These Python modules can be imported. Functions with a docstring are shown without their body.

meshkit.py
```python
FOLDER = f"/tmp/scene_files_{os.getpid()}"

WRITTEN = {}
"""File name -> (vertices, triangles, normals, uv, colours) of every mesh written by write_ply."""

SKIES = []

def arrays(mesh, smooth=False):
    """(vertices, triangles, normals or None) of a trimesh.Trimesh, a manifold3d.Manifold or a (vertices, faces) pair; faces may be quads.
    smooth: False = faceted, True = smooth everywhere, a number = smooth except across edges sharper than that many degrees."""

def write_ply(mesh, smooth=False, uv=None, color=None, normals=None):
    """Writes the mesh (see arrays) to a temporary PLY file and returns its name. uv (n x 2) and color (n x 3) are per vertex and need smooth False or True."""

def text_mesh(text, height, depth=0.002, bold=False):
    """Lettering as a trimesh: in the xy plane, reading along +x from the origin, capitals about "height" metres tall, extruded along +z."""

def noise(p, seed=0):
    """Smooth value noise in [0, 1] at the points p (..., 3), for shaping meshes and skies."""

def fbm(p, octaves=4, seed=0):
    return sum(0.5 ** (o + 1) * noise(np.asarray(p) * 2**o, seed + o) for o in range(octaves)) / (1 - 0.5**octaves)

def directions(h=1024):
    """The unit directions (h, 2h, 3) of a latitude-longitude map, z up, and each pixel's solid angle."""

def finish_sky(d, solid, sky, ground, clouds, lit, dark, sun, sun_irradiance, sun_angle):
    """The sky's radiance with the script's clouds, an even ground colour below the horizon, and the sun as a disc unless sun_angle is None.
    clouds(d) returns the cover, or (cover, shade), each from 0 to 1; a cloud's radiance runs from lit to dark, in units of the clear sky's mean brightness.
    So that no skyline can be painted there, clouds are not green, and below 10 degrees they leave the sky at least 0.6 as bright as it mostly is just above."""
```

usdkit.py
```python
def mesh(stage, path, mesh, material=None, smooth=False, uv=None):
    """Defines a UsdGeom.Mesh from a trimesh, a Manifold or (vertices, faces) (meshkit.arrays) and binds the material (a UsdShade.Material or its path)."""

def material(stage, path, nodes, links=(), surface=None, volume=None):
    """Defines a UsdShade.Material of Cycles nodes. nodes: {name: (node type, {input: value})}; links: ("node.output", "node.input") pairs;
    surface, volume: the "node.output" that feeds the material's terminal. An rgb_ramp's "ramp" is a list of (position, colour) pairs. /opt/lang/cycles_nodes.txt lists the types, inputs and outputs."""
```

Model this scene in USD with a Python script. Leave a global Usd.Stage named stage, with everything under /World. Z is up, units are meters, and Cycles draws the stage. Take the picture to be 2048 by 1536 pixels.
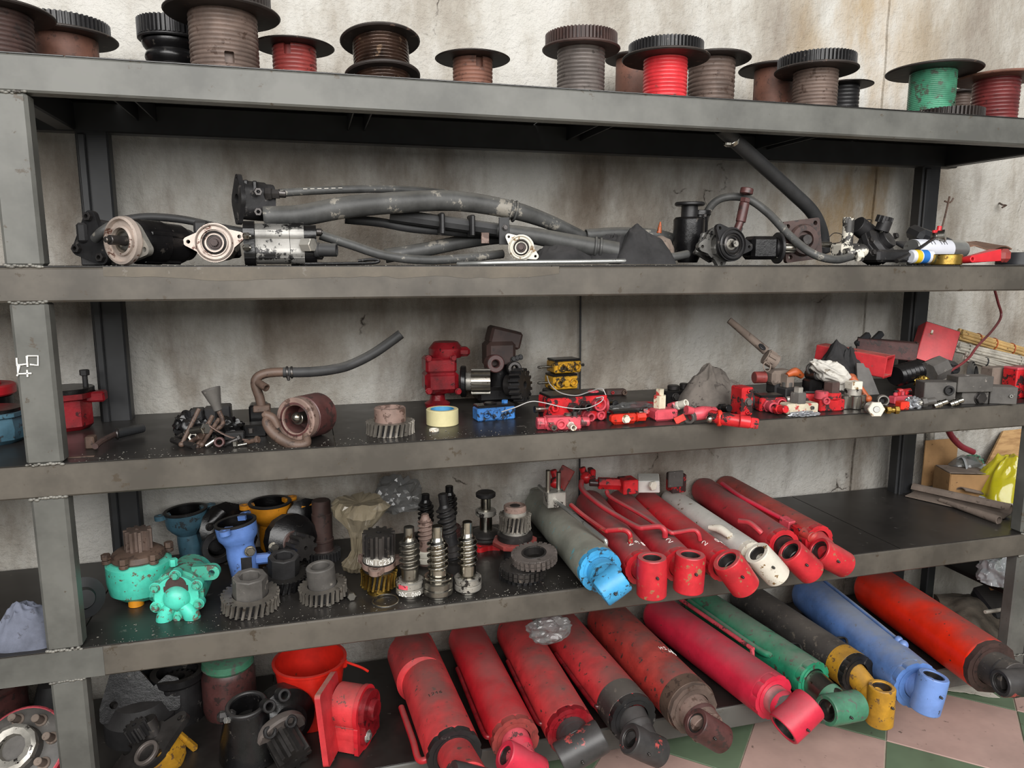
import math, random
import numpy as np, trimesh, usdkit, meshkit
import manifold3d as m3
from shapely.geometry import Polygon, Point, box as sbox
from shapely.ops import unary_union
from pxr import Usd, UsdGeom, UsdLux, UsdShade, Gf, Sdf, Vt

stage = Usd.Stage.CreateInMemory()
UsdGeom.SetStageUpAxis(stage, UsdGeom.Tokens.z)
UsdGeom.SetStageMetersPerUnit(stage, 1.0)
UsdGeom.Xform.Define(stage, '/World')
# ---------------------------------------------------------------- camera
YAW, PITCH, ROLL = 0.2669, 0.1619, -0.0002
cam = UsdGeom.Camera.Define(stage, '/World/camera')
_f = np.array([math.sin(YAW)*math.cos(PITCH), math.cos(YAW)*math.cos(PITCH), -math.sin(PITCH)])
_r = np.array([math.cos(YAW), -math.sin(YAW), 0.0]); _u = np.cross(_r, _f)
_m = Gf.Matrix4d(*[float(v) for v in (*_r, 0, *_u, 0, *(-_f), 0, 0.5716, -1.8948, 1.5325, 1)])
cam.AddTransformOp().Set(_m)
cam.CreateHorizontalApertureAttr(36.0); cam.CreateVerticalApertureAttr(27.0)
cam.CreateFocalLengthAttr(25.953); cam.CreateClippingRangeAttr(Gf.Vec2f(0.05, 60))
cam.CreateExposureAttr(0.54)
# ---------------------------------------------------------------- sky and daylight
dome = UsdLux.DomeLight.Define(stage, '/World/sky')
dome.CreateColorAttr(Gf.Vec3f(0.97, 0.99, 1.0)); dome.CreateIntensityAttr(0.06)
door = UsdLux.RectLight.Define(stage, '/World/open_front_daylight')
door.CreateWidthAttr(7.0); door.CreateHeightAttr(3.2)
door.CreateColorAttr(Gf.Vec3f(1.0, 0.985, 0.96)); door.CreateIntensityAttr(5.5)
door.AddTranslateOp().Set(Gf.Vec3d(0.7, -4.4, 3.5)); door.AddRotateXYZOp().Set(Gf.Vec3f(74, 0, -8))

# ---------------------------------------------------------------- levels of the rack (tops), measured from the floor
Z1, Z2, Z3, Z4, Z5 = 1.9796, 1.5266, 1.0701, 0.6041, 0.1415
BH = 0.081; WALL = 0.6285
rng = np.random.default_rng(7)

def lin(c):
    c = np.asarray(c, float)/255.0
    return tuple(np.where(c < .04045, c/12.92, ((c+.055)/1.055)**2.4))
LOOK = {}
def mat(name, nodes, links, surface='p.BSDF'):
    LOOK[name] = usdkit.material(stage, '/World/Looks/'+name, nodes, links, surface=surface); return LOOK[name]

def paint(name, c, rough=.5, chip=None, amt=.15, dust=0., dcol=(132,126,118), var=.3, sc=1., metal=0., bump=.25, second=None, coat=0., spec=.5, csc=38):
    """worn paint or bare metal: tone variation, chipped patches, dust lying on the upward faces"""
    c = np.array(lin(c)); lo = c*(1-var); hi = np.minimum(c*(1+var*.5), 1)
    if second is not None: lo = np.array(lin(second))
    n = {'g': ('geometry', {}), 'n1': ('noise_texture', {'scale': 13*sc, 'detail': 6., 'roughness': .62}),
         'r1': ('map_range', {'from_min': .38, 'from_max': .62, 'clamp': True}),
         'c1': ('mix_color', {'a': tuple(lo), 'b': tuple(hi)}),
         'n2': ('noise_texture', {'scale': csc*sc, 'detail': 7., 'roughness': .68}),
         'bp': ('bump', {'strength': bump, 'distance': .002}),
         'p': ('principled_bsdf', {'roughness': rough, 'metallic': metal, 'coat_weight': coat, 'specular_ior_level': spec})}
    l = [('g.position','n1.vector'), ('g.position','n2.vector'), ('n1.fac','r1.value'), ('r1.result','c1.fac'),
         ('n2.fac','bp.height'), ('bp.normal','p.normal')]
    col = 'c1.result'
    if chip is not None:
        t = .5 + .16*(1-2*amt)
        n['r2'] = ('map_range', {'from_min': t, 'from_max': t+.035, 'clamp': True}); n['c2'] = ('mix_color', {'b': lin(chip)})
        l += [('n2.fac','r2.value'), (col,'c2.a'), ('r2.result','c2.fac')]; col = 'c2.result'
    if dust > 0:
        n['sx'] = ('separate_xyz', {}); n['r3'] = ('map_range', {'from_min': .45, 'from_max': .98, 'to_max': dust, 'clamp': True})
        n['n3'] = ('noise_texture', {'scale': 6., 'detail': 5., 'roughness': .6}); n['r4'] = ('map_range', {'from_min': .36, 'from_max': .56, 'to_min': .35, 'clamp': True})
        n['mu'] = ('math', {'math_type': 'multiply'}); n['c3'] = ('mix_color', {'b': lin(dcol)})
        n['rr'] = ('map_range', {'from_min': 0., 'from_max': 1., 'to_min': rough, 'to_max': .85})
        l += [('g.normal','sx.vector'), ('sx.z','r3.value'), ('g.position','n3.vector'), ('n3.fac','r4.value'), ('r3.result','mu.value1'), ('r4.result','mu.value2'),
              (col,'c3.a'), ('mu.value','c3.fac'), ('mu.value','rr.value'), ('rr.result','p.roughness')]; col = 'c3.result'
    l.append((col, 'p.base_color'))
    return mat(name, n, l)

# -- paints and metals
paint('rack_grey', (92,92,88), .46, (74,67,58), .12, 0, var=.3, sc=.35, bump=.05, csc=60, spec=.4)
paint('rack_brown', (84,79,72), .46, (66,58,48), .16, 0, var=.35, sc=.35, bump=.05, csc=60, spec=.4)
paint('plate_black', (31,29,28), .3, (84,80,76), .04, .2, (70,66,62), var=.35, sc=.6, bump=.06)
paint('weld', (120,118,112), .45, (60,56,52), .3, var=.3, bump=.8, metal=.3)
paint('rear_black', (38,39,41), .5, None, 0, .15, var=.25, bump=.05)
paint('cast_black', (40,39,40), .42, (82,78,75), .12, .22, (110,104,98), var=.4, metal=.25)
paint('oily_black', (22,21,22), .24, (70,66,62), .07, .08, var=.5, metal=.2, bump=.5)
paint('soot', (33,32,33), .6, None, 0, .3, (84,80,77), var=.4, bump=.4)
paint('dark_steel', (74,71,70), .36, (120,112,104), .12, .12, var=.35, metal=.75)
paint('steel', (150,146,138), .27, (96,84,70), .12, 0, var=.2, metal=.95)
paint('bright_steel', (186,182,172), .2, (130,112,88), .08, 0, var=.15, metal=1.)
paint('brass', (176,144,72), .3, (96,74,40), .2, 0, var=.35, metal=.95)
paint('drum_brown', (100,84,76), .55, (70,54,46), .25, .1, var=.3, metal=.1)
paint('drum_grey', (98,90,86), .5, (64,58,54), .2, .1, var=.3, metal=.2)
paint('drum_rust', (114,76,62), .62, (84,56,46), .3, .1, var=.3)
paint('drum_dark', (66,48,44), .55, (46,36,34), .3, .1, var=.35)
paint('flange_dark', (48,41,38), .55, (88,72,64), .15, .1, var=.35, metal=.2)
paint('drum_oily', (58,42,34), .16, (98,78,62), .15, 0, var=.6, metal=.5, bump=.6)
paint('drum_red', (206,52,58), .35, (120,60,54), .1, .15, (190,130,125), var=.2)
paint('drum_maroon', (104,42,42), .42, (70,34,34), .15, .1, var=.3)
paint('drum_redworn', (140,58,54), .45, (86,44,40), .2, .15, var=.3)
paint('drum_green', (66,130,102), .36, (70,80,68), .35, .15, (120,150,132), var=.35)
paint('red_a', (186,48,58), .42, (108,50,46), .06, .85, (108,90,86), var=.22)
paint('red_b', (192,36,46), .34, (112,60,48), .08, .6, (118,88,84), var=.2)
paint('red_c', (204,58,62), .45, (84,58,52), .14, .75, (100,82,76), var=.25)
paint('red_d', (178,60,54), .48, (70,54,50), .2, .75, (100,84,78), var=.3)
paint('pink_red', (206,40,66), .42, (150,50,60), .05, .6, (124,92,94), var=.16)
paint('orange_red', (236,44,16), .3, (70,50,44), .05, .7, (92,78,72), var=.15)
paint('red_eye', (190,38,48), .36, (140,112,78), .2, .6, (140,104,100), var=.25)
paint('green_p', (34,128,94), .42, (70,62,56), .27, .7, (124,126,116), var=.3)
paint('green_e', (70,128,100), .42, (92,98,90), .35, .4, (120,126,118), var=.3)
paint('blackgrey_p', (60,56,55), .5, (98,90,82), .22, .55, (104,97,90), var=.3)
paint('ochre', (188,138,40), .45, (104,78,50), .28, .35, (128,112,94), var=.3)
paint('black_red', (56,54,54), .4, (176,74,70), .17, .2, (100,94,90), var=.35, csc=16)
paint('blue_p', (92,128,190), .42, (80,92,120), .1, .75, (140,142,146), var=.25)
paint('blue_e', (112,144,206), .38, (60,62,70), .12, .2, var=.15)
paint('sky_blue', (64,154,204), .42, (44,60,70), .3, .1, var=.2)
paint('olive_grey', (128,130,120), .5, (92,150,158), .13, .7, (120,114,104), var=.25)
paint('white_p', (206,204,198), .42, (112,92,66), .14, .45, (150,145,138), var=.1)
paint('white_e', (214,208,194), .5, (124,96,58), .26, .1, var=.12)
paint('teal', (74,194,170), .4, (98,92,76), .24, .3, (112,112,100), var=.25)
paint('teal_d', (70,170,145), .42, (86,82,74), .38, .35, (108,104,98), var=.25)
paint('steel_blue', (66,100,116), .42, (46,52,56), .25, .3, var=.3)
paint('light_blue', (98,132,198), .38, (60,64,74), .07, .3, (130,132,140), var=.2)
paint('amber', (214,140,34), .38, (86,64,38), .1, .15, var=.25)
paint('rust', (86,68,58), .55, (58,44,38), .35, .15, (104,90,80), var=.35)
paint('pinkish_rust', (128,106,97), .55, (84,64,56), .35, .1, var=.3)
paint('red_oily', (128,24,32), .24, (60,22,24), .25, .2, (96,64,64), var=.5, metal=.1, bump=.5)
paint('maroon', (82,50,48), .42, (56,42,40), .35, .25, (98,82,78), var=.35)
paint('valve_red', (200,36,42), .32, (52,36,36), .42, .4, (60,50,48), var=.35, csc=24)
paint('valve_pink', (206,78,90), .4, (86,52,52), .3, .3, (86,72,70), var=.3, csc=26)
paint('valve_orange', (226,52,34), .36, (96,44,34), .25, .4, (70,62,58), var=.25)
paint('valve_yellow', (196,146,36), .36, (54,44,30), .4, .5, (52,46,40), var=.35)
paint('valve_blue', (58,118,186), .36, (30,40,54), .4, .4, (60,66,74), var=.35)
paint('valve_grey', (84,81,78), .5, (126,120,114), .12, .3, (112,106,100), var=.3)
paint('rubber', (44,44,45), .6, None, 0, .5, (116,113,108), var=.3)
paint('rubber_dusty', (66,66,65), .55, (132,127,118), .2, .45, (128,124,116), var=.4, csc=13)
paint('rag_black', (40,39,40), .9, None, 0, .25, (88,84,82), var=.4, bump=.6)
paint('rag_grey', (98,91,85), .92, (64,58,54), .25, 0, var=.35, bump=.6)
paint('rag_blue', (96,100,114), .92, (76,78,88), .2, 0, var=.3, bump=.6)
paint('rag_white', (198,194,186), .9, (130,122,110), .2, 0, var=.2, bump=.5)
paint('gear_worn', (124,118,110), .38, (78,70,62), .2, 0, var=.3, metal=.55)
paint('ring_pale', (176,162,152), .4, (92,64,54), .28, 0, var=.25, metal=.35)
paint('alu_grimy', (128,126,122), .38, (34,33,33), .36, 0, var=.35, metal=.5, csc=24)
paint('white_splash', (58,56,54), .45, (206,200,186), .5, 0, var=.3, csc=30)
paint('red_sheet', (190,48,54), .42, (126,76,72), .1, .6, (160,142,126), var=.25)
paint('cream_chipped', (206,196,172), .45, (168,58,54), .34, .1, var=.25, csc=28)
paint('white_paint', (232,230,224), .6, var=.05, bump=.1)
paint('alu', (196,196,192), .32, (130,126,120), .1, 0, var=.12, metal=.85)
paint('alu_dirty', (168,164,156), .42, (52,48,46), .28, 0, var=.35, metal=.6)
paint('tape_cream', (206,196,150), .4, None, 0, 0, var=.12)
paint('core_blue', (70,140,184), .6, var=.2)
paint('plastic_blk', (38,39,42), .38, None, 0, .25, var=.2, bump=.05)
paint('plastic_red', (206,44,52), .35, None, 0, .1, var=.12, bump=.05)
paint('label_white', (206,208,216), .45, var=.06, bump=.02)
paint('label_yellow', (214,180,40), .5, var=.1); paint('label_blue', (36,110,190), .5, var=.1)
paint('bamboo', (196,162,106), .55, (120,92,58), .12, 0, var=.25)
paint('straw_grey', (190,184,172), .55, (120,110,96), .15, 0, var=.3)
paint('leather', (128,96,78), .7, (80,58,48), .2, .1, var=.3)
paint('wire_grey', (150,148,146), .4, var=.15, metal=.3); paint('wire_red', (112,40,44), .4, None, 0, .15, var=.2)
paint('hose_red', (134,40,52), .35, None, 0, .2, var=.25, coat=.3)
paint('card', (166,128,86), .8, (118,88,58), .1, .15, (150,134,114), var=.15, bump=.1)
paint('card_dusty', (124,110,100), .85, (90,78,70), .2, .3, (136,124,114), var=.2, bump=.1)
paint('fur', (92,82,70), .95, (64,56,48), .3, .3, (150,142,130), var=.4, bump=1.)
paint('paper', (196,190,178), .8, (120,104,84), .15, 0, var=.12)
paint('lime', (96,186,52), .4, var=.25); paint('foil', (170,172,176), .3, (110,110,112), .2, 0, var=.3, metal=.5, bump=.6)
paint('orange_brown', (176,84,40), .5, (90,60,40), .25, .2, var=.3)
paint('bucket_red', (206,38,26), .34, (120,50,36), .05, .15, var=.2, bump=.05)
paint('beam_stain', (82,74,62), .4, (96,90,82), .15, 0, var=.3, sc=.6, bump=.05)
paint('grit_pale', (128,124,116), .8, var=.3)

def plaster():
    n = {'g': ('geometry', {}), 'm': ('mapping', {'scale': (1., 1., .45)}),
         'a': ('noise_texture', {'scale': 2.6, 'detail': 9., 'roughness': .66}), 'ra': ('rgb_ramp', {'ramp': [(0.28, lin((140,130,119))), (.42, lin((170,164,154))), (.52, lin((194,191,184))), (.68, lin((206,204,199)))]}),
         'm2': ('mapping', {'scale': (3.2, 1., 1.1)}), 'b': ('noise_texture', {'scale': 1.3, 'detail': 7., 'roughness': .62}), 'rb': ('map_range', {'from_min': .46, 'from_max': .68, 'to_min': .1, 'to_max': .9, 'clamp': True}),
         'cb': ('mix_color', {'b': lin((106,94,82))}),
         's': ('separate_xyz', {}), 'd': ('noise_texture', {'scale': 3.2, 'detail': 6., 'roughness': .7}),
         # grime and bay shade put into the colour up to top shelf, paler above
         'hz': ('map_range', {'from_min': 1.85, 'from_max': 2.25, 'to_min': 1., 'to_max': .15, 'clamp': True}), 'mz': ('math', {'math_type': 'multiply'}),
         # rusty water mark that runs down right of the middle
         'wx': ('math', {'math_type': 'subtract', 'value2': 2.64}), 'wa': ('math', {'math_type': 'absolute'}), 'wr': ('map_range', {'from_min': .04, 'from_max': .5, 'to_min': 1., 'to_max': 0., 'clamp': True}),
         'wz': ('map_range', {'from_min': 1.35, 'from_max': 1.7, 'clamp': True}), 'wn': ('map_range', {'from_min': .43, 'from_max': .6, 'clamp': True}),
         'w1': ('math', {'math_type': 'multiply'}), 'w2': ('math', {'math_type': 'multiply'}), 'w3': ('math', {'math_type': 'multiply', 'value2': .6}), 'cw': ('mix_color', {'b': lin((164,134,86))}),
         'v': ('voronoi_texture', {'feature': 'distance_to_edge', 'scale': 1.9, 'detail': 0.}), 'dist': ('noise_texture', {'scale': 5., 'detail': 6.}), 'dm': ('mix_color', {'blend_type': 'linear_light', 'fac': .12}),
         'rv': ('map_range', {'from_min': .0, 'from_max': .008, 'to_min': 1., 'to_max': 0., 'clamp': True}), 'rm': ('map_range', {'from_min': .56, 'from_max': .62, 'clamp': True}), 'vm': ('math', {'math_type': 'multiply'}), 'cv': ('mix_color', {'b': lin((58,50,44))}),
         'f': ('noise_texture', {'scale': 85., 'detail': 4., 'roughness': .6}), 'f2': ('noise_texture', {'scale': 17., 'detail': 5., 'roughness': .6}), 'fs': ('math', {'math_type': 'multiply_add', 'value2': 2.2}),
         'bp': ('bump', {'strength': .8, 'distance': .008}), 'p': ('principled_bsdf', {'roughness': .9, 'specular_ior_level': .2})}
    l = [('g.position','m.vector'), ('m.vector','a.vector'), ('a.fac','ra.fac'), ('g.position','m2.vector'), ('m2.vector','b.vector'), ('b.fac','rb.value'),
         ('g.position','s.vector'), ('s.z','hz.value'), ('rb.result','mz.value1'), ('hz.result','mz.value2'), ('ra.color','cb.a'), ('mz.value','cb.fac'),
         ('s.x','wx.value1'), ('wx.value','wa.value1'), ('wa.value','wr.value'), ('s.z','wz.value'), ('b.fac','wn.value'), ('wr.result','w1.value1'), ('wz.result','w1.value2'), ('w1.value','w2.value1'), ('wn.result','w2.value2'),
         ('w2.value','w3.value1'), ('cb.result','cw.a'), ('w3.value','cw.fac'),
         ('g.position','dist.vector'), ('g.position','dm.a'), ('dist.color','dm.b'), ('dm.result','v.vector'), ('v.distance','rv.value'), ('d.fac','rm.value'), ('g.position','d.vector'), ('rv.result','vm.value1'), ('rm.result','vm.value2'),
         ('cw.result','cv.a'), ('vm.value','cv.fac'), ('cv.result','p.base_color'),
         ('g.position','f.vector'), ('g.position','f2.vector'), ('f2.fac','fs.value1'), ('f.fac','fs.value3'), ('fs.value','bp.height'), ('bp.normal','p.normal')]
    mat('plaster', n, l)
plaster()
def tile(name, c):
    n = {'g': ('geometry', {}), 'n': ('noise_texture', {'scale': 6., 'detail': 6., 'roughness': .6}), 'r': ('map_range', {'from_min': .35, 'from_max': .65, 'clamp': True}), 'c': ('mix_color', {'a': tuple(np.array(lin(c))*.8), 'b': lin(c)}),
         'n2': ('noise_texture', {'scale': 28., 'detail': 5., 'roughness': .7}), 'r2': ('map_range', {'from_min': .64, 'from_max': .7, 'to_max': .75, 'clamp': True}), 'c2': ('mix_color', {'b': lin((70,62,56))}), 'p': ('principled_bsdf', {'roughness': .38})}
    mat(name, n, [('g.position','n.vector'), ('n.fac','r.value'), ('r.result','c.fac'), ('g.position','n2.vector'), ('n2.fac','r2.value'), ('c.result','c2.a'), ('r2.result','c2.fac'), ('c2.result','p.base_color')])
tile('tile_pink', (188,158,148)); tile('tile_green', (104,122,98)); paint('grout', (176,168,150), .9, var=.2)
def wood(name, a, b):
    mat(name, {'g': ('geometry', {}), 'm': ('mapping', {'scale': (9., 9., 60.), 'rotation': (0, .45, 0)}), 'n': ('noise_texture', {'scale': 1., 'detail': 6., 'roughness': .6}), 'r': ('rgb_ramp', {'ramp': [(.3, lin(b)), (.6, lin(a))]}), 'p': ('principled_bsdf', {'roughness': .75})},
        [('g.position','m.vector'), ('m.vector','n.vector'), ('n.fac','r.fac'), ('r.color','p.base_color')])
wood('plywood', (190,152,104), (134,96,60))
def film(name, c, a=.45, rough=.12):
    mat(name, {'t': ('transparent_bsdf', {'color': (.9,.9,.88)}), 'p': ('principled_bsdf', {'base_color': lin(c), 'roughness': rough, 'specular_ior_level': .8}), 'm': ('mix_closure', {'fac': a})}, [('t.BSDF','m.closure1'), ('p.BSDF','m.closure2')], surface='m.closure')
film('clear_film', (150,138,116), .5); film('yellow_film', (206,196,40), .72); film('white_film', (206,210,214), .7); film('smoke_film', (112,112,112), .5)

# ---------------------------------------------------------------- the tree of things
USED = {}
def numbered(parent, name):
    k = (parent, name); i = USED.get(k, 0); USED[k] = i+1
    return name if i == 0 else f'{name}_{i:03d}'
class Th: pass
def T(name, label, cat, loc, group=None, kind=None):
    t = Th(); t.loc = np.array(loc, float); t.path = '/World/'+numbered('/World', name)
    x = UsdGeom.Xform.Define(stage, t.path); x.AddTranslateOp().Set(Gf.Vec3d(*map(float, t.loc)))
    pr = x.GetPrim()
    if label: pr.SetCustomDataByKey('label', label)
    if cat: pr.SetCustomDataByKey('category', cat)
    if group: pr.SetCustomDataByKey('group', group)
    if kind: pr.SetCustomDataByKey('kind', kind)
    return t
def cat_(*ms): return trimesh.util.concatenate([m for m in ms])
def P(t, name, mesh, m, label=None, smooth=35, kind=None):
    """one part: a mesh given in world coordinates, kept relative to its thing (or, under a part, to the same thing)"""
    if isinstance(mesh, (list, tuple)): mesh = cat_(*mesh)
    par = t.path; q = Th(); q.loc = t.loc; q.path = par+'/'+numbered(par, name)
    mm = trimesh.Trimesh(np.asarray(mesh.vertices)-t.loc, mesh.faces, process=False)
    pr = usdkit.mesh(stage, q.path, mm, LOOK[m], smooth=smooth).GetPrim()
    if label: pr.SetCustomDataByKey('label', label)
    if kind: pr.SetCustomDataByKey('kind', kind)
    return q
def one(name, label, cat, mesh, m, group=None, kind=None, smooth=35):
    """a thing that is one mesh"""
    if isinstance(mesh, (list, tuple)): mesh = cat_(*mesh)
    path = '/World/'+numbered('/World', name)
    lo, hi = mesh.bounds; loc = np.array([(lo[0]+hi[0])/2, (lo[1]+hi[1])/2, lo[2]])
    g = usdkit.mesh(stage, path, trimesh.Trimesh(np.asarray(mesh.vertices)-loc, mesh.faces, process=False), LOOK[m], smooth=smooth)
    g.AddTranslateOp().Set(Gf.Vec3d(*map(float, loc))); pr = g.GetPrim()
    for k, v in (('label', label), ('category', cat), ('group', group), ('kind', kind)):
        if v: pr.SetCustomDataByKey(k, v)
    return pr

# ---------------------------------------------------------------- shapes
def unit(v): v = np.asarray(v, float); return v/np.linalg.norm(v)
def fr(o, z=(0,0,1), x=None):
    z = unit(z)
    if x is None: x = (1,0,0) if abs(z[0]) < .9 else (0,1,0)
    x = np.asarray(x, float); x = unit(x - z*(x@z)); M = np.eye(4); M[:3,0] = x; M[:3,1] = np.cross(z, x); M[:3,2] = z; M[:3,3] = o
    return M
def at(mesh, M):
    m = mesh.copy(); m.apply_transform(M); return m
def bx(sx, sy, sz, o=(0,0,0), bev=.002, M=None):
    h = np.array([sx, sy, sz])/2.; b = min(bev, h.min()*.6); pts = []
    for s in np.ndindex(2,2,2):
        s = np.array(s)*2-1
        for k in range(3):
            v = h-b; v[k] = h[k]; pts.append(s*v)
    m = trimesh.convex.convex_hull(np.array(pts)); m.apply_translation(o)
    return at(m, M) if M is not None else m
def lathe(prof, n=32, M=None):
    prof = np.array(prof, float)
    a = np.linspace(0, 2*np.pi, n, endpoint=False); k = len(prof)
    V = np.stack([prof[:,0][:,None]*np.cos(a), prof[:,0][:,None]*np.sin(a), np.repeat(prof[:,1][:,None], n, 1)], -1).reshape(-1,3)
    F = []
    for i in range(k-1):
        r0 = i*n+np.arange(n); r1 = i*n+(np.arange(n)+1) % n
        F.append(np.stack([r0, r1, r1+n], 1)); F.append(np.stack([r0, r1+n, r0+n], 1))
    m = trimesh.Trimesh(V, np.vstack(F), process=False)
    m.merge_vertices(); m.update_faces(m.nondegenerate_faces()); m.remove_unreferenced_vertices()
    if m.is_watertight and m.volume < 0: m.invert()
    return at(m, M) if M is not None else m
def cy(r, h, M=None, bev=.0015, n=28, z0=0., r2=None):
    r2 = r if r2 is None else r2; b = min(bev, r*.4, r2*.4, h*.4)
    return lathe([(0,z0), (r-b,z0), (r,z0+b), (r2,z0+h-b), (r2-b,z0+h), (0,z0+h)], n, M)
def pipe(ro, ri, h, M=None, bev=.002, n=32, z0=0.):
    b = min(bev, (ro-ri)*.3)
    return lathe([(ri,z0+b),(ri+b,z0),(ro-b,z0),(ro,z0+b),(ro,z0+h-b),(ro-b,z0+h),(ri+b,z0+h),(ri,z0+h-b),(ri,z0+b)], n, M)
def hx(r, h, M=None, z0=0., n=6): 
    b = min(.1*r, h*.25); return lathe([(0,z0),(r-b,z0),(r,z0+b),(r,z0+h-b),(r-b,z0+h),(0,z0+h)], n, M)
def nut(r, ri, h, M=None, z0=0.): 
    b = r*.1; return lathe([(ri,z0),(r-b,z0),(r,z0+b),(r,z0+h-b),(r-b,z0+h),(ri,z0+h),(ri,z0)], 6, M)
def ball(r, o, sub=2, s=(1,1,1)):
    m = trimesh.creation.icosphere(sub, r); m.apply_scale(s); m.apply_translation(o); return m
def spline(pts, k=8):
    p = np.asarray(pts, float)
    if len(p) < 3: return p
    q = np.vstack([2*p[0]-p[1], p, 2*p[-1]-p[-2]]); out = []
    for i in range(1, len(q)-2):
        for t in np.linspace(0, 1, k, endpoint=False):
            a, b, c, d = q[i-1:i+3]
            out.append(.5*((2*b)+(c-a)*t+(2*a-5*b+4*c-d)*t*t+(3*b-a-3*c+d)*t**3))
    out.append(p[-1]); return np.array(out)
def tube(pts, r, n=12, k=8, hollow=False):
    p = spline(pts, k); m = len(p); tg = np.gradient(p, axis=0); tg /= np.linalg.norm(tg, axis=1, keepdims=True)
    u = np.cross(tg[0], (0,0,1)); u = np.cross(tg[0], (0,1,0)) if np.linalg.norm(u) < .1 else u; u = unit(u); V = []; a = np.linspace(0, 2*np.pi, n, endpoint=False)
    rr = np.broadcast_to(r, (m,)) if np.ndim(r) == 0 else np.interp(np.linspace(0,1,m), np.linspace(0,1,len(r)), r)
    for i in range(m):
        u = unit(u - tg[i]*(u@tg[i])); w = np.cross(tg[i], u)
        V.append(p[i]+rr[i]*(np.cos(a)[:,None]*u+np.sin(a)[:,None]*w))
    rings = list(V)
    if hollow:
        u2 = V[-1]-p[-1]; rings += [p[-1]+u2*.72, p[-1]-tg[-1]*rr[-1]*2+u2*.72]
        u1 = V[0]-p[0]; rings = [p[0]+tg[0]*rr[0]*2+u1*.72, p[0]+u1*.72]+rings
    V = np.vstack(rings); L = len(rings); F = []
    for i in range(L-1):
        r0 = i*n+np.arange(n); r1 = i*n+(np.arange(n)+1) % n
        F += [np.stack([r0, r1, r1+n], 1), np.stack([r0, r1+n, r0+n], 1)]
    V = np.vstack([V, rings[0].mean(0), rings[-1].mean(0)]); j = np.arange(n); jj = (j+1) % n
    F += [np.stack([jj, j, np.full(n, L*n)], 1), np.stack([(L-1)*n+j, (L-1)*n+jj, np.full(n, L*n+1)], 1)]
    mesh = trimesh.Trimesh(V, np.vstack(F), process=False)
    if mesh.volume < 0: mesh.invert()
    return mesh
def tm(man):
    q = man.to_mesh(); return trimesh.Trimesh(q.vert_properties[:, :3], q.tri_verts, process=False)
def mf(t): return m3.Manifold(m3.Mesh(np.asarray(t.vertices, np.float32), np.asarray(t.faces, np.uint32)))
def cut(a, *bs):
    m = mf(a)
    for b in bs: m = m - mf(b)
    r = tm(m)
    return r if len(r.faces) else a
def fuse(*bs):
    m = mf(bs[0])
    for b in bs[1:]: m = m + mf(b)
    r = tm(m); return r if len(r.faces) else cat_(*bs)
def gear(ro, rr, h, n, bore=0., twist=0., throat=0., M=None, w=(.30,.17), z0=0.):
    pts = []
    for i in range(n):
        for d, r in ((-.5, rr), (-w[0], rr), (-w[1], ro), (w[1], ro), (w[0], rr)):
            a = (i+d)*2*np.pi/n; pts.append((r*np.cos(a), r*np.sin(a)))
    c = m3.CrossSection([pts])
    if bore > 0: c = c - m3.CrossSection.circle(bore, 32)
    k = 7 if (twist or throat) else 0
    m = tm(c.extrude(h, k, twist))
    if throat:
        v = m.vertices.copy(); r = np.hypot(v[:,0], v[:,1]); s = np.where(r > rr*.85, 1-throat*(1-(2*v[:,2]/h-1)**2), 1); v[:,:2] *= s[:,None]; m.vertices = v
    m.apply_translation((0,0,z0))
    return at(m, M) if M is not None else m
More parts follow.
